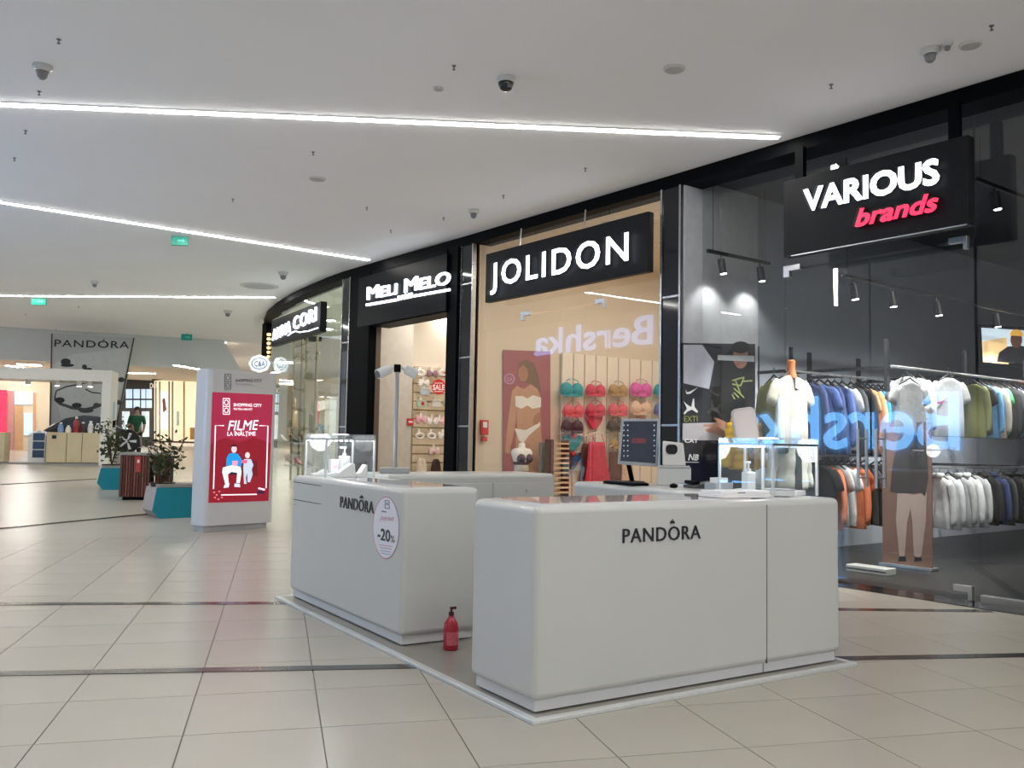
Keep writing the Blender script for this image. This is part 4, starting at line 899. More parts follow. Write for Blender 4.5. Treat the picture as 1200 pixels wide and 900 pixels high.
# red fire point
fx, fz_ = SID.px(567.5, 501, JS-.03); t = thing('fire_alarm', 'red and white fire alarm box on beige wall', 'fire alarm', SID, (fx, JS-.03, fz_))
RED = mat('signal_red', (206, 44, 44), .4, var=.03)
MB().box(max(.1, fx-.07), fx+.07, JS-.06, JS, fz_-.12, fz_+.12).build('alarm_box', RED, t, bevel=.01); MB().box(fx-.045, fx+.035, JS-.064, JS-.06, fz_+.0, fz_+.09).build('white_panel', WVEL, t); MB().box(fx-.04, fx+.05, JS-.05, JS, fz_-.22, fz_-.15).build('lower_label', RED, t)
def downlight(lbl, P, power, col, size=.3, rot=0):
    t = local('ceiling_spot', lbl, 'ceiling light', P, rot, 'ceiling spots in the lit shops')
    MB().lathe([(0, -.04), (size*.45, -.04), (size*.5, 0), (0, 0)], n=16).build('housing', WLAC, t, smooth=True); MB().lathe([(0, -.05), (size*.4, -.05), (size*.42, -.04), (0, -.04)], n=16).build('lens', SPOTL, t, smooth=True)
    area('shop_lamp', Vector(P)-Vector((0, 0, .07)), size*2, power, col)
for s_, d in ((6.2, .9), (6.3, 2.4), (6.3, 4.4), (5.2, 1.2), (5.2, 3.2)): downlight('round cream ceiling spot inside the lingerie shop', fs_(s_, d, 4.655), 21, (1, .90, .79))
for s_, d in ((11.2, 1.2), (12.8, 2.4), (11.2, 3.2), (9.8, 1.6)): downlight('round cream ceiling spot inside the accessory shop', fs_(s_, d, 4.195), 25, (1, .95, .88))

# ================================================================== ACCESSORY SHOP (MELI MELO)
AS = 12.78
xa, za = SID.px(486, 430, AS-.06); xb, _ = SID.px(536, 430, AS-.06)
t = thing('peg_wall', 'cream slatted peg wall full of hair accessories', 'display wall', SID, ((xa+xb)/2, AS, 0))
PEG = mat('peg_cream', (226, 210, 184), .6, var=.03); ys = [430+i*10.2 for i in range(14)]
for a, b in zip(ys[:-1], ys[1:]):
    zt, zb = SID.px(505, a, AS-.06)[1], SID.px(505, b, AS-.06)[1]; MB().box(xa, xb+.6, AS-.06, AS-.005, zb+.012, zt-.012).build('slat', PEG, t)
MB().box(xa, xb+.6, AS-.03, AS-.004, .2, za).build('backing', mat('peg_groove', (168, 148, 118), .7), t)
IT = [(492, 437, 'white', 'pale dotted scrunchie'), (506, 438, 'mauve', 'mauve hair clip'), (518, 437, 'white', 'white hair band'), (526, 438, 'red', 'red hair clip'), (496, 449, 'white', 'white ribbon bow'), (497, 459, 'blue', 'pale blue purse'), (518, 452, 'green', 'pale green pouch'),
      (493, 473, 'green', 'pale green pouch with red badge'), (510, 473, 'white', 'white pouch'), (524, 472, 'green', 'mint pouch'), (493, 492, 'pink', 'pink ribbon bow'), (506, 494, 'white', 'white pearl clip'), (515, 494, 'rose', 'rose pearl clip'), (524, 493, 'rose', 'rose ribbon bow'),
      (491, 511, 'white', 'white fluffy scrunchie'), (505, 511, 'white', 'white lace scrunchie'), (519, 511, 'white', 'white satin bow'), (508, 529, 'rose', 'rose tulle bow'), (493, 546, 'cream', 'cream knit scarf'), (510, 547, 'brown', 'dark brown ponytail piece'), (524, 545, 'cream', 'cream hair turban')]
AC = dict(white=(238, 232, 226), mauve=(150, 118, 130), red=(206, 62, 62), blue=(190, 206, 216), green=(186, 208, 188), pink=(232, 176, 190), rose=(230, 196, 196), cream=(228, 216, 196), brown=(56, 34, 34))
for px_, py_, c, nm in IT:
    x, z = SID.px(px_, py_, AS-.2); t = local('_'.join(nm.split(' with ')[0].split()[-2:]), nm+' hanging on the cream peg wall', 'accessory', SID.w(x, AS-.2, z), SID.ang, 'hair accessories on the peg wall')
    t.scale = (.74, .74, .74); m_ = mat('acc_'+c, AC[c], .6, var=.15, scale=30, bump=.3); big = 1.9 if py_ > 540 else 1
    if 'bow' in nm or 'clip' in nm:
        for sx in (-1, 1): MB().loft([[(sx*u, -.03-.04*math.sin(a)*k, k*.12*math.cos(a)) for a in [2*math.pi*j/10 for j in range(10)]] for u, k in ((.01, .25), (.07, .8), (.14, 1), (.17, .7))]).build('loop', m_, t, smooth='all')
        MB().ball((0, -.04, 0), .04).build('knot', m_, t, smooth='all')
    elif 'pouch' in nm or 'purse' in nm:
        MB().slab(rrect(.3, .2, .05), -.08, .0).build('pouch_body', m_, t, bevel=.02); MB().box(-.12, .12, -.085, -.08, .06, .075).build('zip', STEEL, t)
        if 'badge' in nm: MB().lathe([(0, .085), (.05, .084), (.055, .08), (0, .08)], (.02, 0, 0), 12, 'y').build('badge', RED, t)
    elif 'scarf' in nm or 'ponytail' in nm or 'turban' in nm: MB().loft([ring(0, -.05, zz, rx, .06, 16, .4, zz*9) for zz, rx in ((.22, .05), (.15, .12), (0, .15), (-.2, .17), (-.4, .16))]).build('drape', m_, t, smooth='all')
    else:
        n = 14; MB().loft([[((.09+.035*math.cos(b))*math.cos(a)*1.3, -.04+.035*math.sin(b), (.09+.035*math.cos(b))*math.sin(a)*.8) for b in [2*math.pi*j/8 for j in range(8)]] for a in [2*math.pi*i/n for i in range(n+1)]], caps=False).build('ring_body', m_, t, smooth='all')
    MB().box(-.035, .035, .0, .006, .05, .2*1).build('card', WVEL, t); MB().tube([(0, .195, .18), (0, -.02, .18)], .008, 5).build('peg', STEEL, t)
x, z = SID.px(514, 453, AS-.45); t = thing('sale_disc', 'round red SALE disc hanging before the peg wall', 'sign', SID, (x, AS-.45, z-.35))
shape(SID, AS-.45, ell(514, 453.5, 8.2, 9, 28), RED, t, 'disc', .01); text(SID, AS-.463, 'SALE', (507, 456.8), (521, 456.8), 6.3, WVEL, t, 'letter', .002, bold=.03)
for yy in (449, 458.8): stroke(SID, AS-.463, [(509, yy), (519, yy)], .7, WVEL, t, 'disc_line')
MB().tube([(x, AS-.44, z+.2), (x, AS-.1, z+.3)], .006, 5).build('arm', STEEL, t)
x, z = SID.px(480.5, 494.5, 12.01); t = thing('wall_tag', 'small red fire sign on the grey-beige pier', 'sign', SID, (x, 12.01, z)); MB().box(x-.07, x+.07, 11.99, 12.015, z-.07, z+.07).build('plate', RED, t, bevel=.004); MB().box(x-.045, x+.045, 11.988, 11.99, z-.015, z+.02).build('white_print', WVEL, t)
# ================================================================== SHOE SHOP (curved front)
SHW = mat('shoe_shop_wall', (214, 218, 208), .6, var=.02, scale=1)
bk = offs(3.6)
for i in range(4, len(bk)-1):
    (sa, da), (sb, db) = bk[i], bk[i+1]
    if sb > sa: setp(MB().prism([(-sa, da), (-sb, db), (-sb, db+.1), (-sa, da+.1)], 0, 4.6).build('wall_shoe_shop_%d' % i, SHW, frame=FAC), kind='structure')
fl = [(-s_, d_) for s_, d_ in offs(.16)[4:-1]]+[(-s_, d_) for s_, d_ in reversed(offs(3.6)[4:-1])]
setp(MB().prism(fl, .0, .25).build('floor_shoe_shop', mat('shoe_shop_floor', (150, 150, 144), .25), frame=FAC), kind='structure')
setp(MB().prism(fl, 4.6, 4.7).build('ceiling_shoe_shop', SHW, frame=FAC), kind='structure')
setp(MB().box(-12.98, -12.9, .1, 3.6, 0, 4.6).build('wall_shoe_shop_near_side', SHW, frame=FAC), kind='structure')
BRASS = mat('aged_brass', (128, 112, 84), .35, .8, var=.05)
def plan(px_, off):
    while off > 0:
        r_ = plan_(px_, off)
        if r_: return r_
        off -= .1
def plan_(px_, off):
    """where the sight line of a pixel column meets the curved front moved inwards"""
    d = ray(px_, 470); o2 = [fs_(*q) for q in offs(off)]
    for a, b in zip(o2[3:-1], o2[4:]):
        # solve a+(b-a)u = d*t in plan
        ex, ey = b.x-a.x, b.y-a.y; det = d.x*(-ey)-d.y*(-ex)
        if abs(det) < 1e-9: continue
        t_ = (a.x*(-ey)-a.y*(-ex))/det; u = (d.x*a.y-d.y*a.x)/det
        if 0 <= u <= 1 and t_ > 0: return Vector((d.x*t_, d.y*t_, 0)), math.atan2(ey, ex)+math.pi
    return None
def zpx(P, py_): 
    d = ray(600, 450); q = P-CAM; u = 600+FPX*0
    # height at plan point P seen at image row py_
    best = None
    lo, hi = -1.0, 8.0
    for _ in range(40):
        z = (lo+hi)/2; v = Vector((P.x, P.y, z))-CAM; yy = 450-FPX*v.dot(CU)/v.dot(CF)
        if yy > py_: lo = z
        else: hi = z
    return lo
shoe_n = 0
for k, px_ in enumerate((343, 352, 357.5, 369.5, 399)):
    r_ = plan(px_, .6 if k % 2 == 0 else .9)
    if not r_: continue
    P, an = r_; t = local('display_pole', 'brass display pole, %s from the black pillar, in the curved shoe window' % ORD[4-k], 'display pole', (P.x, P.y, .25), an)
    MB().tube([(0, 0, 0), (0, 0, 4.3)], .028, 10).build('pole', BRASS, t, smooth=True); MB().lathe([(0, 0), (.12, 0), (.12, .02), (0, .03)], n=16).build('foot', BRASS, t, smooth=True)
    for z in ((3.2, 1.35) if k != 4 else ()): MB().box(-.03, .25, -.03, .03, z, z+.06).build('clamp', BRASS, t, bevel=.005)
    for z in (.45, 1.02): MB().box(-.18, .18, -.14, .14, z+.0, z+.02).build('shelf', mat('shelf_glass_grey', (170, 174, 168), .15), t)
SHOEC = dict(black=(40, 36, 38), brown=(112, 78, 56), white=(228, 226, 222), red=(140, 40, 48))
def shoe(lbl, c, P, rz, heel=True):
    t = local('shoe', lbl, 'shoe', P, rz, 'shoes in the curved shoe window'); m_ = mat('shoe_'+c, SHOEC[c], .35, var=.05)
    rr = []
    for x, w_, z0, z1 in ((-.11, .02, .07, .13), (-.09, .034, .06, .14), (-.03, .03, .03, .1), (.04, .04, .01, .06), (.1, .036, .005, .04), (.135, .012, .006, .025)):
        rr.append([(x, w_*math.cos(a), (z0+z1)/2+(z1-z0)/2*math.sin(a)) for a in [2*math.pi*j/10 for j in range(10)]])
    MB().loft(rr).build('upper', m_, t, smooth='all')
    if heel: MB().tube([(-.095, 0, .07), (-.1, 0, 0)], [.016, .007], 8).build('heel', m_, t)
    t.scale = (1.5, 1.5, 1.5)
i = 0
for px_, z, c, dsc in ((334, 1.3, 'white', 'white pump'), (340, .72, 'brown', 'brown pump'), (345, 1.29, 'black', 'black pump on the middle shelf'), (352, .72, 'red', 'dark red pump'), (359, 1.29, 'brown', 'brown pump on the middle shelf'), (365, .72, 'black', 'black pump on the lowest shelf'), (371, 1.29, 'white', 'white pump on the middle shelf'), (398, .72, 'brown', 'brown pump beside the black pillar')):
    r_ = plan(px_, .75)
    if r_: shoe('%s on a shelf in the curved shoe window' % dsc.split(' on ')[0] if ' on ' not in dsc and 'beside' not in dsc else dsc+' in the curved shoe window', c, (r_[0].x, r_[0].y, z), r_[1]+.4)
# bags and mirror frame
for px_, pz, c, lbl in ((366.5, 496, (70, 60, 54), 'dark brown shoulder bag hung in the curved shoe window'), (346, 492, (196, 160, 120), 'tan handbag hung in the curved shoe window')):
    P, an = plan(px_, 1.1); z = zpx(P, pz); t = local('handbag', lbl, 'handbag', (P.x, P.y, z), an)
    MB().slab(tilt(rrect(.34, .5, .12), 0, 0), -.06, .06).build('bag_body', mat('bag_%d' % c[0], c, .5, var=.08), t, bevel=.02); MB().tube([(-.12, 0, .22), (-.1, 0, .5), (0, 0, .6), (.1, 0, .5), (.12, 0, .22)], .014, 6).build('bag_handle', MATS['bag_%d' % c[0]], t, smooth=True)
P, an = plan(383, 1.7); t = local('wall_shelf', 'white framed shelf unit inside the curved shoe shop', 'shelf', (P.x, P.y, .25), an)
for z in (.3, .75, 1.2, 1.9): MB().box(-.9, .9, -.15, .15, z, z+.03).build('shelf_board', WLAC, t)
for x in (-.9, 0, .87): MB().box(x, x+.03, -.15, .15, 0, 2.2).build('upright', WLAC, t)
for s_, d in ((14.2, 1.6), (16.2, 2.0), (18.6, 2.4), (20.4, 3.2)): downlight('round white ceiling spot inside the curved shoe shop', fs_(s_, d, 4.595), 90, (1, .98, .92))

# ================================================================== ADVERTISING TOTEM
a, b = atfloor(238, 624), atfloor(312, 618.5); TOT = Frame((a.x, a.y, a.z), math.atan2(b.y-a.y, b.x-a.x)); wdt = (b-a).length
t = thing('advertising_totem', 'grey-white advertising totem with a red cinema screen', 'totem', TOT, (wdt/2, 0, 0))
TW = mat('totem_white', (206, 208, 212), .3, var=.015, coat=.2)
xl, xr = TOT.px(240.5, 530, -.04)[0], TOT.px(323.5, 530, -.04)[0]; zt = TOT.px(280, 434.5, -.04)[1]; zb = TOT.px(275, 614.5, -.04)[1]
body = []
r = .1; D = .42
for cx, cyy, a0 in ((xr-r, D-r-.04, 0), (xl+r, D-r-.04, 90), (xl+r, r-.04, 180), (xr-r, r-.04, 270)):
    body += [(cx+r*math.cos(math.radians(a0+15*i)), cyy+r*math.sin(math.radians(a0+15*i))) for i in range(7)]
MB().prism(body, zb, zt).build('housing', TW, t, smooth=True)
MB().box(.0, wdt, .0, .3, 0, zb+.01).build('plinth', mat('totem_plinth', (170, 172, 176), .4), t, bevel=.005)
sc = thing('x', None, None, TOT) if False else None
SY = -.045
def tp(p, k, rgb, nm, em=.42, par=t): return shape(TOT, SY-.0015*k, p, mat('screen_%d_%d_%d' % rgb, rgb, .35, var=.04, scale=3, emit=em), par, nm)
scr = tp([(249, 459.5), (319.8, 462.5), (314.6, 587), (244.2, 589.5)], 0, (176, 40, 78), 'screen')
tp([(247, 520), (263, 513), (281, 518), (298, 512), (317.3, 520), (314.7, 586.5), (244.3, 589)], 1, (158, 28, 50), 'curtain_picture', .36)
WP = mat('screen_white', (246, 240, 250), .4, var=0, emit=.95)
text(TOT, SY-.004, 'FILME', (266, 504.3), (301.5, 503.2), 12, WP, t, 'title_letter', 0, bold=.012, shear=.18)
text(TOT, SY-.004, 'LA ÎNĂLȚIME', (266, 510.6), (299.5, 510.2), 4.6, WP, t, 'subtitle', 0, bold=.03, one=True)
text(TOT, SY-.004, 'SHOPPING CITY', (273.6, 476), (306.5, 476.8), 3.6, WP, t, 'brand_line', 0, bold=.03, one=True)
text(TOT, SY-.004, 'PIATRA-NEAMȚ', (273.6, 480.4), (296, 480.9), 2.5, WP, t, 'place_line', 0, bold=.02, one=True)
for q in ([(262.5, 498.8), (252.5, 498.6), (250.2, 573)], [(304, 498.8), (314, 499), (311.8, 572)], [(259, 580), (301, 579.3)]): stroke(TOT, SY-.004, q, 1.3, WP, t, 'frame_line')
def knot(x0, x1, y0, y1, m_, y, w_):
    for q in ([(x0, y0), (x1, y0)], [(x1, y0), (x1, y1)], [(x1, y1), (x0, y1)], [(x0, y1), (x0, y0)], [(x0, (y0+y1)/2), (x1, (y0+y1)/2)]): stroke(TOT, y, q, w_, m_, t, 'emblem_line')
    for yy in ((3*y0+y1)/4, (y0+3*y1)/4): stroke(TOT, y, ell((x0+x1)/2, yy, (x1-x0)*.3, (y1-y0)*.15, 12)+[((x0+x1)/2+(x1-x0)*.3, yy)], w_, m_, t, 'emblem_ring')
knot(261.5, 269, 467, 485.5, WP, SY-.004, .9)
GP = mat('totem_grey_print', (96, 100, 100), .5, var=0)
knot(263.6, 270.5, 438.5, 456, GP, SY-.001, .8)
text(TOT, SY-.001, 'SHOPPING CITY', (275.5, 447.3), (307, 448), 3.6, GP, t, 'header_line', 0, bold=.02, one=True)
text(TOT, SY-.001, 'PIATRA-NEAMT', (275.5, 451), (296, 451.5), 2, mat('totem_light_print', (150, 152, 152), .5, var=0), t, 'header_small_line', 0, one=True)
# the printed pair on seats
tp([(262, 548), (283, 548), (283, 556), (262, 556)], 2, (46, 30, 52), 'printed_seat'); tp([(283, 538), (301, 540), (302, 558), (284, 557)], 2, (120, 24, 44), 'printed_small_seat')
tp([(268, 532), (273, 530.5), (279, 532), (283, 538), (283, 546), (265, 547), (265.5, 537)], 3, (20, 142, 214), 'printed_blue_jacket', .9)
tp(ell(274.3, 526.5, 3.2, 4.2), 4, (214, 196, 206), 'printed_face', .9); tp(ell(274.3, 523.4, 3.5, 2.2, 14, 180, 360), 5, (40, 26, 40), 'printed_hair', .3)
tp([(261, 548), (272, 545), (282, 547), (283, 553), (281, 566), (277, 566), (278, 554), (271, 553), (267, 556), (268, 567), (264, 567), (260.5, 554)], 4, (220, 236, 250), 'printed_white_trousers', .95)
tp([(263, 568), (269, 566), (268, 571), (262, 572)], 5, (206, 214, 230), 'printed_shoe', .9); tp([(275, 566.5), (281, 567), (281.5, 571), (274.5, 570.5)], 5, (206, 214, 230), 'printed_shoe', .9)
tp([(272, 540), (279, 540), (278, 546), (272.5, 546)], 5, (226, 150, 176), 'printed_popcorn', .9)
tp(ell(290, 533.5, 2.8, 3.6), 4, (220, 206, 206), 'printed_child_face', .9)
tp([(286, 538), (294, 538), (297, 545), (295, 550), (296, 556), (293, 565), (290, 565), (290, 554), (288, 560), (289, 567), (286, 567), (285, 548)], 4, (186, 200, 220), 'printed_child', .85)
tp([(283, 539), (290, 539), (289, 543), (283, 543)], 5, (216, 90, 130), 'printed_cup', .9)
for k, (u, v) in enumerate(((251, 577), (254, 580), (257, 576), (252, 583), (256, 585), (260, 583))): tp(ell(u, v, 1.4, 1, 8), 5, (214, 130, 140), 'printed_confetti', .7)
tp([(303, 571), (311, 573), (310, 575), (302, 573)], 5, (220, 214, 230), 'printed_clapper', .9); tp([(302, 575), (310, 576), (309, 579), (301.5, 578)], 5, (60, 40, 80), 'printed_clapper_board', .5)

# ================================================================== PLANTERS AND BIN
TEAL = mat('turquoise_panel', (0, 132, 150), .4, var=.03); CONC = mat('bench_concrete', (150, 146, 140), .7, var=.08); PLK = mat('pinkish_side', (178, 166, 158), .6, var=.05)
LEAF = mat('dark_leaf', (66, 74, 40), .6, var=.3, scale=20); SOIL = mat('soil', (60, 46, 36), .9)
def planter(lbl, p0, p1, front, depth, n):
    a, b = atfloor(*p0), atfloor(*p1); fr = Frame((a.x, a.y, a.z), math.atan2(b.y-a.y, b.x-a.x))
    t = thing('planter_bench', lbl, 'planter', fr, (0, 0, 0)); q = [fr.px(u, v, 0) for u, v in front]
    q = [(x, max(z, 0)) for x, z in q]; zt = max(z for _, z in q); xl = min(x for x, _ in q); xr = max(x for x, _ in q)
    MB().slab(q, 0, .03).build('front_panel', TEAL, t)
    sh = 0
    MB().loft([[(x-sh*(y/depth), y, z) for x, z in q] for y in (.03, depth)]).build('body', PLK, t)
    for i in range(3):
        y0 = .0+i*depth/3; y1 = y0+depth/3-.04; MB().add([(xl+.08-sh*y0/depth, y0, zt), (xr-sh*y0/depth, y0, zt), (xr-sh*y1/depth, y1, zt), (xl+.08-sh*y1/depth, y1, zt)]+[(xl+.08-sh*y0/depth, y0, zt+.05), (xr-sh*y0/depth, y0, zt+.05), (xr-sh*y1/depth, y1, zt+.05), (xl+.08-sh*y1/depth, y1, zt+.05)], [(0, 3, 2, 1), (4, 5, 6, 7), (0, 1, 5, 4), (1, 2, 6, 5), (2, 3, 7, 6), (3, 0, 4, 7)]).build('top_board', CONC, t)
    return fr, zt, xl, xr
def shrub(lbl, P, rx, hh, n, seed):
    rnd = random.Random(seed); t = local('shrub', lbl, 'plant', P)
    MB().lathe([(0, -.1), (.16, -.1), (.2, .02), (0, .02)], n=14).build('soil_ball', SOIL, t)
    st_ = MB()
    tips = []
    for i in range(9):
        a = rnd.uniform(0, 6.28); k = rnd.uniform(.3, 1); tip = Vector((rx*k*math.cos(a), rx*k*math.sin(a), hh*rnd.uniform(.5, 1))); tips.append(tip); st_.tube([(0, 0, 0), tip*.5+Vector((0, 0, .1)), tip], [.014, .01, .005], 5)
    st_.build('stems', mat('twig', (80, 62, 44), .7), t)
    lf = MB()
    for i in range(n):
        tp_ = rnd.choice(tips); c = tp_*rnd.uniform(.35, 1.05)+Vector((rnd.gauss(0, .09), rnd.gauss(0, .09), rnd.gauss(0, .09))); d = Vector((rnd.gauss(0, 1), rnd.gauss(0, 1), rnd.gauss(.3, .7))).normalized(); s_ = d.cross(Vector((rnd.random(), rnd.random(), 1))).normalized(); L = rnd.uniform(.07, .13)
        q = [c, c+d*L*.5+s_*L*.28, c+d*L, c+d*L*.5-s_*L*.28]; nn = d.cross(s_)*.006; lf.add([tuple(v) for v in q]+[tuple(q[0]+nn), tuple(q[2]+nn)], [(0, 1, 2), (0, 2, 3)])
    setp(lf.build('foliage', LEAF, t), kind='stuff')
fr, zt, xl, xr = planter('turquoise planter bench beside the totem', (186, 608), (226, 606.5), [(184, 571.5), (243, 571.5), (243, 606), (187, 608.2), (178.5, 599)], .62, 0)
shrub('leafy shrub in the planter bench beside the totem', fr.w(fr.px(191, 560, .3)[0], .3, zt+.05), .36, .75, 260, 3)
fr, zt, xl, xr = planter('turquoise planter bench behind the slatted bins', (119, 574), (140, 574), [(118, 548.5), (145, 548.5), (145, 574), (120, 574), (113.5, 566)], .6, 0)
shrub('leafy shrub in the planter bench behind the bins', fr.w(fr.px(131, 545, .3)[0], .3, zt+.05), .36, .95, 260, 5)
a, b = atfloor(140.5, 586), atfloor(172, 586.5); fr = Frame((a.x, a.y, a.z), math.atan2(b.y-a.y, b.x-a.x))
t = thing('recycling_bin', 'reddish-brown slatted wood bin station with coloured labels', 'bin', fr, (0, 0, 0)); zt = fr.px(155, 533.5, 0)[1]
x0, x1, x2 = fr.px(140, 560, 0)[0], fr.px(175, 560, 0)[0], fr.px(199, 560, .6)[0]
BW = [mat('bin_wood_%d' % i, c, .5, var=.12, scale=12) for i, c in enumerate(((104, 52, 36), (82, 40, 30), (122, 66, 46)))]
MB().box(x0+.03, x1-.03, .04, .7, .1, zt-.02).build('bin_core', BLACKM, t); MB().box(x1, x2-.03, .62, 1.25, .1, zt-.02).build('bin_core', BLACKM, t)
MB().box(x0+.06, x1-.06, .03, .66, 0, .1).build('foot', BLACKM, t); MB().box(x1+.06, x2-.06, .66, 1.2, 0, .1).build('foot', BLACKM, t)
n = 11
for i in range(n):
    u = x0+(x1-x0)*i/n; MB().box(u+.006, u+(x1-x0)/n-.006, 0, .04, .06, zt).build('slat', BW[i % 3], t)
for i in range(7):
    u = x1+(x2-x1)*i/7; MB().box(u+.006, u+(x2-x1)/7-.006, .58, .62, .06, zt).build('slat', BW[(i+1) % 3], t)
    v = .0+.7*i/7; MB().box(x0-.0, x0+.03, v+.006, v+.1-.006, .06, zt).build('slat', BW[(i+2) % 3], t)
MB().box(x0-.02, x1+.02, -.02, .72, zt, zt+.05).build('lid', CONC, t, bevel=.01); MB().box(x1, x2+.02, .56, 1.27, zt, zt+.05).build('lid', CONC, t, bevel=.01)
for px_, c, y in ((162, (190, 52, 62), -.004), (179, (206, 170, 40), .575), (193.5, (70, 72, 74), .575)):
    u0, zz0 = fr.px(px_-3, 553, y); u1, zz1 = fr.px(px_+3, 535, y); MB().box(u0, u1, y, y+.004, zz0, zz1).build('label_plate', mat('bin_label_%d' % c[0], c, .5, var=.03), t); MB().box(u0+.02, u1-.02, y-.002, y, zz1-.12, zz1-.06).build('label_print', WVEL, t)
# thin free-standing barrier behind the bins
# ================================================================== FAR END OF THE MALL
FA = Frame((0, 0), -.124)
# grey bulkhead under the ceiling
YB = 32.6
q0, q1 = FA.px(-80, 410, YB)[0], FA.px(283, 410, YB)[0]
zb = FA.px(140, 427.5, YB)[1]
bl = [(FA.px(-80, 410, YB)[0], zb), (FA.px(283, 427, YB)[0], zb), (FA.px(262, 400, YB)[0], ZC), (FA.px(-80, 410, YB)[0], ZC)]
setp(MB().slab(bl, YB, YB+.4).build('wall_bulkhead', mat('bulkhead_grey', (206, 210, 208), .6, var=.02, scale=1), frame=FA), kind='structure')
setp(MB().box(q0-4, q1+.0, YB+.4, 47, zb, zb+.15).build('ceiling_far_hall', mat('far_ceiling_beige', (222, 208, 188), .8, var=.02), frame=FA), kind='structure')
setp(MB().box(-14, 26, 50, 50.3, 0, 6).build('wall_far_end', mat('far_wall_cream', (220, 206, 184), .7, var=.02), frame=FA), kind='structure')
for (a, b), (c, d), nm in (((118, 436), (182, 437.5), 'thin far hall light line beside the grey banner'), ((205, 427.5), (236, 433), 'slanting far hall light line above the totem'), ((8, 428), (58, 434), 'far hall light line before the grey banner')):
    P, Q = atz(a, b, zb), atz(c, d, zb); fr = Frame((P.x, P.y, zb), math.atan2(Q.y-P.y, Q.x-P.x)); t = thing('ceiling_light_line', nm, 'ceiling light', fr)
    L = (Q-P).length; MB().box(0, L, -.06, .06, -.02, -.004).build('diffuser', WHITEL, t); MB().box(-.05, L+.05, -.1, .1, -.008, 0).build('frame', MATS['light_line_frame'], t)
# banner column
YP = 31.7
t = thing('hanging_banner', 'tall grey jewellery banner with black heading and printed chains', 'banner', FA, (0, YP, 1))
BG = mat('banner_grey', (190, 192, 192), .6, var=.03, scale=.8)
fl_ = floor_z(30)
shape(FA, YP, [(60.5, 391), (157.5, 396), (126, 552), (57, 552)], BG, t, 'banner_sheet', .06)
shape(FA, YP-.06, [(60, 391), (61.6, 391), (58.5, 552), (56.5, 552)], mat('banner_edge', (70, 66, 60), .5), t, 'banner_edge', .03); shape(FA, YP-.06, [(156, 396), (157.8, 396), (127, 552), (125, 552)], MATS['banner_edge'], t, 'banner_edge', .03)
text(FA, YP-.065, 'PANDÓRA', (62.5, 406), (151, 408), 8.5, LETB, t, 'letter', .01, bold=.012, gap=.06)
JW = mat('printed_silver', (78, 80, 82), .5, var=.3, scale=12); JD_ = mat('printed_dark', (44, 46, 50), .5, var=.3, scale=16); JL_ = mat('printed_pale', (206, 208, 206), .6, var=.05)
shape(FA, YP-.063, [(61, 428), (85, 415), (115, 412), (155.5, 406), (150, 440), (126, 552), (90, 552), (66, 470)], JL_, t, 'printed_arc')
def loopp(pts, w_, m_): stroke(FA, YP-.066, pts, w_, m_, t, 'printed_chain')
loopp([(64, 467), (66, 458), (78, 453), (95, 450), (112, 446), (128, 447), (140, 444), (148, 446)], 1.6, JD_)
loopp([(64, 467), (70, 473), (85, 478), (100, 480), (112, 477), (122, 473), (140, 470)], 3.4, JW); loopp([(100, 456), (108, 460), (118, 461)], 1.4, JD_)
for u, v, rx, ry in ((77, 424, 6, 4), (79, 428, 8, 2), (99, 430, 3, 3), (104, 433, 4, 2), (70, 469, 6, 3.5), (90, 475, 6, 3), (101, 481, 9, 3), (113, 475, 4, 3), (118, 447, 5, 3), (142, 445, 4, 3), (72, 445, 8, 2.5), (140, 472, 4, 2.5)): shape(FA, YP-.068, ell(u, v, rx, ry, 12), JD_ if (u+v) % 2 else JW, t, 'printed_charm')
# white frame kiosk with wood counter
a = atfloor(100, 545.5); FK = Frame((a.x, a.y, a.z), -.124-.18)
t = thing('white_kiosk', 'white frame kiosk with pale wood counter and spots', 'kiosk', FK, (0, 0, 0))
KW = mat('kiosk_white', (226, 222, 214), .4, var=.015); KP = mat('kiosk_pale_wood', (206, 188, 152), .5, var=.05, scale=3)
xr0, xr1 = FK.px(117.5, 500, 0)[0], FK.px(128, 500, 0)[0]; ztop = FK.px(125, 434, 0)[1]; zbm = FK.px(110, 447, 0)[1]; xL = FK.px(-90, 500, 0)[0]
MB().box(xL, xr1, 0, 1.2, zbm, ztop).build('roof_beam', KW, t, bevel=.01)
MB().box(xr0, xr1, 0, 1.2, 0, zbm).build('end_wall', KW, t)
MB().box(xL, xr0, 0, 1.2, 0, .06).build('kiosk_floor', CONC, t)
zc_ = FK.px(80, 508, 0)[1]
for u0, u1 in ((54, 78), (78, 96), (96, 117.3)): MB().box(FK.px(u0, 520, 0)[0]+.008, FK.px(u1, 520, 0)[0]-.008, .01, .6, .08, zc_).build('wood_panel', KP, t)
MB().box(FK.px(54, 520, 0)[0], xr0, 0, .65, zc_, zc_+.03).build('counter_top', KP, t); MB().box(FK.px(-60, 520, 0)[0], FK.px(5, 520, 0)[0], .01, .6, .08, zc_).build('wood_panel', KP, t)
MB().box(FK.px(61, 512, 0)[0], FK.px(66, 512, 0)[0], -.005, .01, FK.px(60, 514, 0)[1], FK.px(60, 510, 0)[1]).build('logo_plate', LETB, t)
for u in (67, 93, 106, 33):
    x, z = FK.px(u, 449, .3); sp_ = MB().tube([(x, .3, zbm), (x, .3, zbm-.14)], .075, 12).build('spot', KW, t, smooth=True); MB().tube([(x, .3, zbm-.142), (x, .3, zbm-.15)], .06, 12).build('lens', SPOTL, sp_)
u0, u1 = FK.px(131, 470, .9), FK.px(136, 492, .9)
area('kiosk_lamp', FK.w((xL+xr0)/2, .9, zbm-.1), 1.0, 9, (1, .95, .88))
xk, zk = xr1+.004, zc_+.45
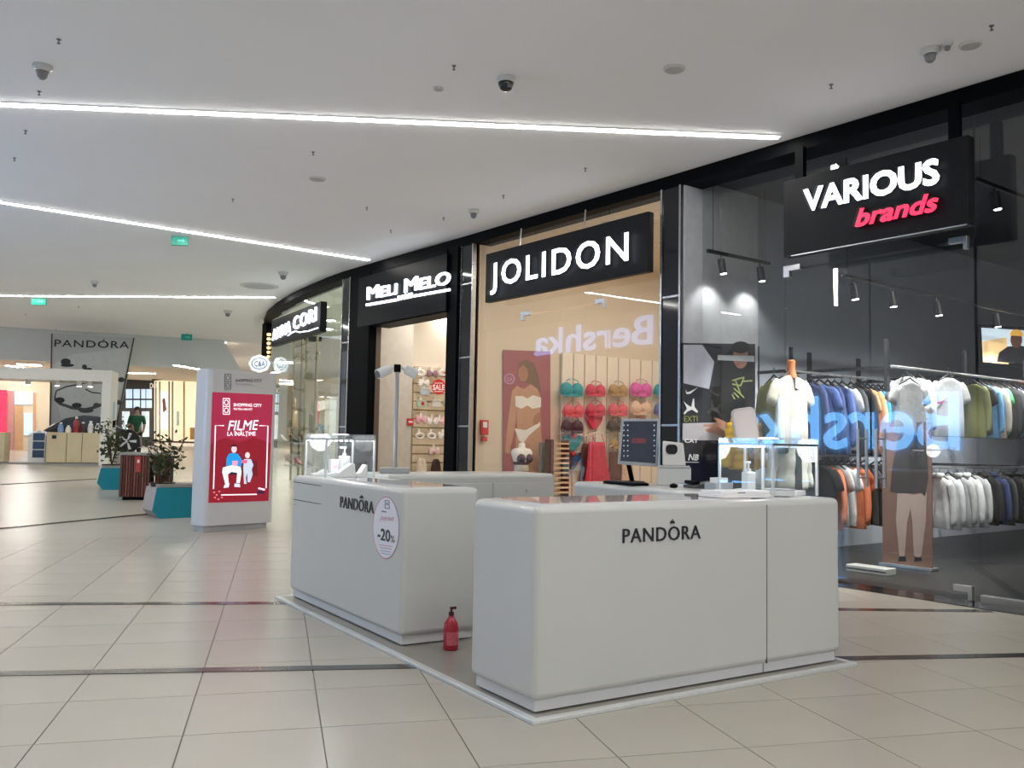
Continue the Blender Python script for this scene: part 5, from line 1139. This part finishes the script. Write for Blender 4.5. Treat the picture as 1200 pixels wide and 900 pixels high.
MB().box(xr1, xr1+.01, .5, .85, zk, zk+.5).build('wall_poster', mat('poster_pale_blue', (170, 196, 214), .5, var=.2, scale=3), t); MB().box(xr1, xr1+.06, .55, .75, zk-.25, zk-.05).build('card_reader', BLACKM, t, bevel=.01)
t = thing('display_cabinet', 'white cabinet with dark glass drawers beside the wood counter', 'cabinet', FK, (0, 0, 0)); c0, c1 = FK.px(33, 520, .3)[0], FK.px(53.5, 520, .3)[0]
MB().box(c0, c1, .3, .8, .06, zc_-.12).build('cabinet_body', KW, t, bevel=.01)
for i in range(3): MB().box(c0+.12, c1-.03, .29, .3, .2+i*.24, .41+i*.24).build('drawer', mat('drawer_blue_black', (44, 48, 62), .25), t)
t = thing('white_goods', 'pile of white folded goods on the white cabinet', 'goods', FK, (0, 0, 0))
MB().loft([ring((c0+c1)/2, .55, z, rx, .2, 14, .2, z*5) for z, rx in ((zc_-.118, .3), (zc_-.02, .26), (zc_+.05, .15), (zc_+.07, .02))]).build('folded_pile', WVEL, t, smooth='all'); MB().box((c0+c1)/2-.1, (c0+c1)/2+.1, .345, .35, zc_-.1, zc_-.06).build('price_card', STW, t)
for u, hh, c, nm in ((71, .28, (120, 150, 190), 'blue tin'), (89, .45, (150, 30, 36), 'red figurine'), (97, .3, (70, 34, 30), 'brown gift bag'), (106, .34, (226, 226, 226), 'white bottle'), (114.2, .28, (220, 216, 210), 'white jar'), (80, .2, (236, 226, 214), 'cream cup stack')):
    x, _ = FK.px(u, 506, .3); o = local('_'.join(nm.split()[1:]), nm+' standing on the pale wood kiosk counter', 'item', FK.w(x, .3, zc_+.03), FK.ang); MB().lathe([(0, 0), (.07, 0), (.085, hh*.3), (.06, hh*.75), (.03, hh*.82), (.03, hh*.9)], n=12).build('item_body', mat('item_%d_%d' % c[:2], c, .4, var=.2), o, smooth=True); MB().lathe([(0, hh*.88), (.038, hh*.88), (.035, hh), (0, hh)], n=12).build('item_cap', WVEL, o, smooth=True)
# car on a low platform
YCAR = 29.7
t = thing('display_platform', 'low grey car display platform behind the kiosk', 'platform', FA, (0, YCAR, 0)); zc0 = FA.px(150, 531, YCAR)[1]; ca0, ca1 = FA.px(40, 520, YCAR)[0], FA.px(181, 520, YCAR)[0]
MB().box(ca0, ca1, YCAR-.15, YCAR+1.85, floor_z(30)-.15, zc0).build('deck', mat('platform_grey', (168, 168, 166), .3, var=.03), t); MB().box(ca0, ca1, YCAR-.17, YCAR-.15, zc0-.03, zc0).build('edge', STEEL, t)
t = thing('car', 'black display car with open silver wheels behind the kiosk', 'car', FA, (0, YCAR, zc0)); CB = mat('car_black', (22, 22, 26), .12, var=0, coat=.6); CG = mat('car_glass', (40, 46, 56), .05, var=0)
def cq(p): return [FA.px(a, b, YCAR) for a, b in p]
prof = cq([(44, 524), (45, 510), (52, 503), (62, 497), (76, 490), (98, 486.5), (116, 488), (130, 495), (142, 502), (157, 506), (166, 512), (167, 524), (158, 526), (60, 526)])
rr = []
for y, k, dz in ((0, .96, .02), (.12, 1, 0), (1.5, 1, 0), (1.65, .96, .02)):
    cx = sum(x for x, _ in prof)/len(prof); rr.append([(cx+(x-cx)*k, YCAR+y, z) for x, z in prof])
MB().loft(rr).build('body', CB, t, smooth=True)
MB().slab(cq([(66, 502), (77, 493), (98, 489.5), (98, 503)]), YCAR-.012, YCAR+.02).build('side_window', CG, t); MB().slab(cq([(101, 489.6), (115, 491), (127, 498), (128, 504), (101, 503)]), YCAR-.012, YCAR+.02).build('side_window', CG, t)
for u in (66, 149):
    for yy in (0, 1.45):
        x, z = FA.px(u, 517.5, YCAR); w_ = MB().lathe([(.02, -.1), (.34, -.1), (.36, -.06), (.36, .06), (.34, .1), (.02, .1)], (x, YCAR+yy+.02, zc0+.36), 24, 'y').build('wheel', mat('tyre', (26, 26, 28), .7), t, smooth=True)
        MB().lathe([(.0, .115), (.05, .115), (.06, .1), (.0, .1)], (x, YCAR+yy+.02, zc0+.36), 12, 'y').build('hub', STEEL, w_)
        for i in range(5):
            a_ = 2*math.pi*i/5; MB().slab([(x+math.cos(a_+e)*r_, zc0+.36+math.sin(a_+e)*r_) for e, r_ in ((-.5, .04), (-.17, .26), (.17, .26), (.5, .04))], YCAR+yy-.095, YCAR+yy-.085).build('spoke', STEEL, w_)
# person in a green top
def skin(name, joints, edges, m_, parent, sub=2):
    me = bpy.data.meshes.new(name); me.from_pydata([j[:3] for j in joints], edges, []); o = bpy.data.objects.new(name, me); COL.objects.link(o); o.parent = parent
    md = o.modifiers.new('skin', 'SKIN')
    for i, j in enumerate(joints): me.skin_vertices[0].data[i].radius = (j[3], j[3]*(j[4] if len(j) > 4 else 1)); me.skin_vertices[0].data[i].use_root = (i == 0)
    s_ = o.modifiers.new('sub', 'SUBSURF'); s_.levels = sub; s_.render_levels = sub
    md.use_smooth_shade = True; me.materials.append(m_); return o
YG = 32.2; xg, _ = FA.px(160, 500, YG); P = FA.w(xg, YG, floor_z(FA.w(xg, YG, 0).y)); hd = FA.px(160, 477.5, YG)[1]-P.z
t = local('person', 'person in green top and dark trousers seen from behind the car', 'person', P, FA.ang); k = hd/1.75
def J(*v): return [tuple(c*k for c in q[:4])+tuple(q[4:]) for q in v]
skin('body', J((0, 0, .95, .15, .75), (0, 0, 1.2, .15, .7), (0, 0, 1.42, .17, .6), (0, 0, 1.5, .06), (0, -.01, 1.58, .06), (0, -.02, 1.66, .095), (0, -.01, 1.73, .06), (.19, 0, 1.42, .06), (.25, .0, 1.15, .05), (.22, -.12, .95, .04), (.2, -.18, .88, .035), (-.19, 0, 1.42, .06), (-.25, .0, 1.15, .05), (-.22, -.12, .95, .04), (-.2, -.18, .88, .035), (.1, 0, .85, .1), (.1, -.01, .48, .07), (.1, .02, .1, .05), (.1, -.1, .04, .04), (-.1, 0, .85, .1), (-.1, -.01, .48, .07), (-.1, .02, .1, .05), (-.1, -.1, .04, .04)),
     [(0, 1), (1, 2), (2, 3), (3, 4), (4, 5), (5, 6), (2, 7), (7, 8), (8, 9), (9, 10), (2, 11), (11, 12), (12, 13), (13, 14), (0, 15), (15, 16), (16, 17), (17, 18), (0, 19), (19, 20), (20, 21), (21, 22)], mat('skin_tone', (176, 136, 116), .6, var=.05), t)
skin('green_top', J((0, 0, .86, .165, .8), (0, 0, 1.2, .168, .75), (0, 0, 1.42, .185, .66), (0, 0, 1.47, .1), (.2, 0, 1.42, .075), (.26, .0, 1.15, .062), (-.2, 0, 1.42, .075), (-.26, .0, 1.15, .062)), [(0, 1), (1, 2), (2, 3), (2, 4), (4, 5), (2, 6), (6, 7)], mat('green_knit', (20, 84, 56), .8, var=.1), t)
skin('trousers', J((0, 0, .95, .16, .8), (.1, 0, .85, .115), (.1, -.01, .48, .085), (.1, .02, .12, .07), (-.1, 0, .85, .115), (-.1, -.01, .48, .085), (-.1, .02, .12, .07)), [(0, 1), (1, 2), (2, 3), (0, 4), (4, 5), (5, 6)], mat('dark_trousers', (30, 30, 36), .8), t)
hm = MB(); hm.ball((0, .015*k, 1.68*k), .11*k); hm.build('hair', mat('dark_hair', (34, 28, 26), .7), t, smooth='all')
# far shop fronts
t = setp(thing('wall_far_dark_shop', None, None, FA, (0, 40, 0)), kind='structure'); Y0 = 41; DK = mat('far_dark_wall', (54, 52, 54), .6, var=.05)
def fq(p, y): return [FA.px(a, b, y) for a, b in p]
MB().slab(fq([(128, 440), (181, 440), (181, 524), (128, 524)], Y0), Y0, Y0+.3).build('wall_panel', DK, t)
WB = mat('far_window_glow', (176, 198, 220), .3, var=.15, scale=2, emit=.9); 
for a, b in ((147.5, 155), (156.5, 164), (165.5, 170.5), (171.5, 178)):
    for c, d in ((456, 467), (469, 478)): MB().slab(fq([(a, c), (b, c), (b, d), (a, d)], Y0-.05), Y0-.05, Y0).build('window_pane', WB, t)
for a, b, c, d in ((143, 482, 152, 508), (166, 482, 175, 512)): MB().slab(fq([(a, b), (c, b), (c, d), (a, d)], Y0-.05), Y0-.05, Y0).build('lit_poster', mat('far_poster_glow', (190, 206, 214), .4, var=.3, scale=3, emit=.5), t)
t = setp(thing('wall_far_lit_shop', None, None, FA, (0, 42, 0)), kind='structure'); Y1 = 40
CRM = mat('far_cream_lit', (250, 234, 200), .5, var=.05, scale=1, emit=.75)
MB().slab(fq([(181, 446), (245, 444), (245, 518), (181, 516)], Y1+.6), Y1+.6, Y1+.7).build('lit_back', CRM, t)
for a in (182, 186.5, 197.5, 201.5, 215, 236): MB().slab(fq([(a, 447), (a+1.6, 447), (a+1.6, 517), (a, 517)], Y1), Y1, Y1+.12).build('mullion', mat('far_bronze', (150, 128, 96), .4, .5), t)
MB().slab(fq([(178, 441), (205, 438), (245, 440), (245, 444.5), (205, 443), (178, 446.5)], Y1), Y1-.1, Y1+.2).build('top_band', mat('far_brown', (72, 50, 38), .5), t); MB().slab(fq([(181, 516), (245, 518), (245, 520), (181, 518)], Y1), Y1-.1, Y1+.2).build('base_band', MATS['far_brown'], t)
MB().slab(fq([(188, 459), (196.5, 459), (196.5, 503), (188, 503)], Y1), Y1-.06, Y1).build('lit_poster', mat('far_white_poster', (255, 244, 236), .4, var=.05, emit=.95), t); MB().slab(fq([(190, 468), (193, 466), (195, 480), (191, 484)], Y1), Y1-.07, Y1-.06).build('poster_figure', mat('far_poster_mark', (150, 90, 90), .5), t)
MB().slab(fq([(223, 501), (236, 501), (236, 515), (223, 515)], Y1+.3), Y1+.2, Y1+.5).build('wood_unit', mat('far_wood', (206, 160, 92), .5), t)
MB().slab(fq([(207, 482), (210, 482), (210, 499), (207, 499)], Y1), Y1-.05, Y1).build('door_handle', STEEL, t)
tt = thing('shop_sign', 'small pale sign letters on the far dark shop corner', 'shop sign', FA, (0, Y1-.3, 3)); text(FA, Y1-.3, 'DO', (175.3, 455), (183.5, 454.7), 6.2, mat('far_sign_letter', (214, 210, 200), .5, var=0, emit=.35), tt, 'letter', .03, bold=.03)
# left of the banner: cream front with red screen and windows
t = setp(thing('wall_far_cream_shop', None, None, FA, (0, 36, 0)), kind='structure'); Y2 = 36
MB().slab(fq([(-90, 438), (60, 440), (60, 545), (-90, 545)], Y2), Y2, Y2+.3).build('wall_panel', mat('far_cream', (222, 206, 182), .6, var=.02), t)
for a, b, c, d, m_ in ((-20, 457, 8, 507, mat('far_red_screen', (220, 50, 84), .4, var=.4, scale=3, emit=.8)), (17, 459, 27, 474, WB), (28, 459, 38, 474, WB), (28, 484, 38, 510, WB), (9, 458, 16, 530, mat('far_pink_panel', (206, 140, 140), .5)), (17, 476, 27, 532, mat('far_orange_panel', (206, 160, 120), .5)), (39, 460, 42, 532, mat('far_orange_panel', (206, 160, 120), .5))): MB().slab(fq([(a, b), (c, b), (c, d), (a, d)], Y2-.06), Y2-.06, Y2).build('front_panel', m_, t)
for x, y, z, p in ((FA.px(210, 500, 43)[0], 43, 3.8, 160), (FA.px(30, 500, 34)[0], 34.3, 3.6, 60), (FA.px(110, 500, 38)[0], 38, 3.8, 120), (FA.px(330, 500, 40)[0], 40, 4.6, 160)):
    o = local('far_ceiling_panel', 'square far hall ceiling light panel', 'ceiling light', FA.w(x, y, min(zb, z+.3) if z < 4.5 else ZC-.002), FA.ang, 'far hall ceiling light panels')
    MB().box(-.4, .4, -.4, .4, -.03, 0).build('panel_frame', KW, o); MB().box(-.36, .36, -.36, .36, -.036, -.03).build('diffuser', SPOTL, o); area('far_lamp', FA.w(x, y, o.location.z-.06), 1.2, p, (1, .93, .82))

# ================================================================== CEILING FITTINGS
def cloc(px_, py_): return atz(px_, py_, ZC)
P = cloc(593, 91); t = local('cctv_dome', 'black and white security camera dome on the ceiling', 'camera', P)
MB().lathe([(0, 0), (.085, 0), (.085, -.035), (.075, -.05), (0, -.05)], n=24).build('mount_ring', WLAC, t, smooth=True); MB().lathe([(.07, -.05), (.068, -.08), (.05, -.115), (.02, -.13), (0, -.132)], n=24).build('dome', BLACKG, t, smooth=True); MB().lathe([(0, .06), (.02, .06), (.022, .045), (0, .045)], (.0, -.01, -.09), 12, 'y').build('lens', mat('lens_grey', (120, 122, 128), .2), t)
def detector(lbl, px_, py_, sc=1):
    t = local('smoke_detector', lbl, 'smoke detector', cloc(px_, py_)); MB().lathe([(0, 0), (.07*sc, 0), (.07*sc, -.02*sc), (.05*sc, -.035*sc), (.05*sc, -.045*sc), (0, -.045*sc)], n=20).build('base', WLAC, t, smooth=True); MB().lathe([(0, -.045*sc), (.04*sc, -.05*sc), (.035*sc, -.085*sc), (.02*sc, -.1*sc), (0, -.1*sc)], n=20).build('sensor', mat('sensor_grey', (130, 130, 132), .5, var=0), t, smooth=True)
detector('grey and white smoke detector near the longest LED line', 50, 77, 1.25); detector('smoke detector on the ceiling above the white and red shop sign', 1090, 57, 1.15); detector('tiny dark detector beside the one above the white and red sign', 1110, 51, .6); detector('smoke detector on the ceiling above the lingerie shop sign', 555, 246, 1.2); detector('smoke detector above the curved shoe shop', 332, 319, 1.5); detector('smoke detector between the two green exit signs', 111, 330, 1.2); detector('smoke detector before the curved fascia, by the LED line', 267, 364, 1.6)
def disc(lbl, px_, py_, r):
    t = local('ceiling_speaker', lbl, 'ceiling speaker', cloc(px_, py_)); MB().lathe([(0, 0), (r, 0), (r, -.008), (r*.9, -.018), (0, -.018)], n=28).build('rim', mat('speaker_white', (206, 205, 203), .6, var=.02), t, smooth=True); MB().lathe([(0, -.018), (r*.8, -.018), (r*.78, -.022), (0, -.022)], n=28).build('grille', mat('grille_grey', (186, 185, 184), .7, var=.1, scale=200), t, smooth=True)
disc('round grey ceiling speaker between the two nearest LED lines', 372, 209, .11); disc('large white round ceiling speaker above the curved shop', 304, 335, .42); disc('round white ceiling speaker between the camera dome and the fascia', 790, 80, .1); disc('round white ceiling disc near the fascia above the red letters', 1137, 52, .09); disc('small round ceiling disc near the camera dome', 514, 103, .05)
for px_, py_ in ((69, 46), (46, 107), (30, 153), (17, 185), (367, 178), (273, 233), (532, 77), (590, 229), (974, 99), (1162, 30), (458, 270), (66, 386), (686, 197), (92, 359), (30, 368), (520, 255), (430, 243)):
    t = local('sprinkler', 'small grey fire sprinkler head on the white ceiling', 'sprinkler', cloc(px_, py_), 0, 'ceiling sprinklers')
    MB().lathe([(0, 0), (.02, 0), (.018, -.006), (.006, -.008), (.006, -.035), (0, -.035)], n=12).build('escutcheon', mat('sprinkler_grey', (120, 118, 116), .4, .5, var=0), t, smooth=True); MB().lathe([(0, -.035), (.014, -.035), (.014, -.039), (0, -.039)], n=12).build('deflector', MATS['sprinkler_grey'], t)
EXG = mat('exit_green', (0, 140, 120), .4, var=.02, emit=.12)
for px_, py_, w_, hh, lbl in ((211, 276, .27, .15, 'green exit sign under the slanting LED line'), (46, 348.5, .34, .17, 'green exit sign under the LED line near the round speaker'), (219, 391, .34, .2, 'small green exit sign before the far grey bulkhead')):
    P = cloc(px_, py_); t = local('exit_sign', lbl, 'exit sign', P, -.45); MB().box(-w_/2, w_/2, -.03, .03, -hh-.02, -.02).build('sign_box', EXG, t, bevel=.006); MB().box(-.03, .03, -.02, .02, -.02, 0).build('mount', WLAC, t)
    MB().slab([(-w_*.1, -hh*.5), (w_*.2, -hh*.5), (w_*.2, -hh*.35), (w_*.35, -hh*.62), (w_*.2, -hh*.85), (w_*.2, -hh*.7), (-w_*.1, -hh*.7)], -.033, -.03).build('arrow', mat('exit_white', (90, 190, 175), .5, var=0, emit=.1), t)
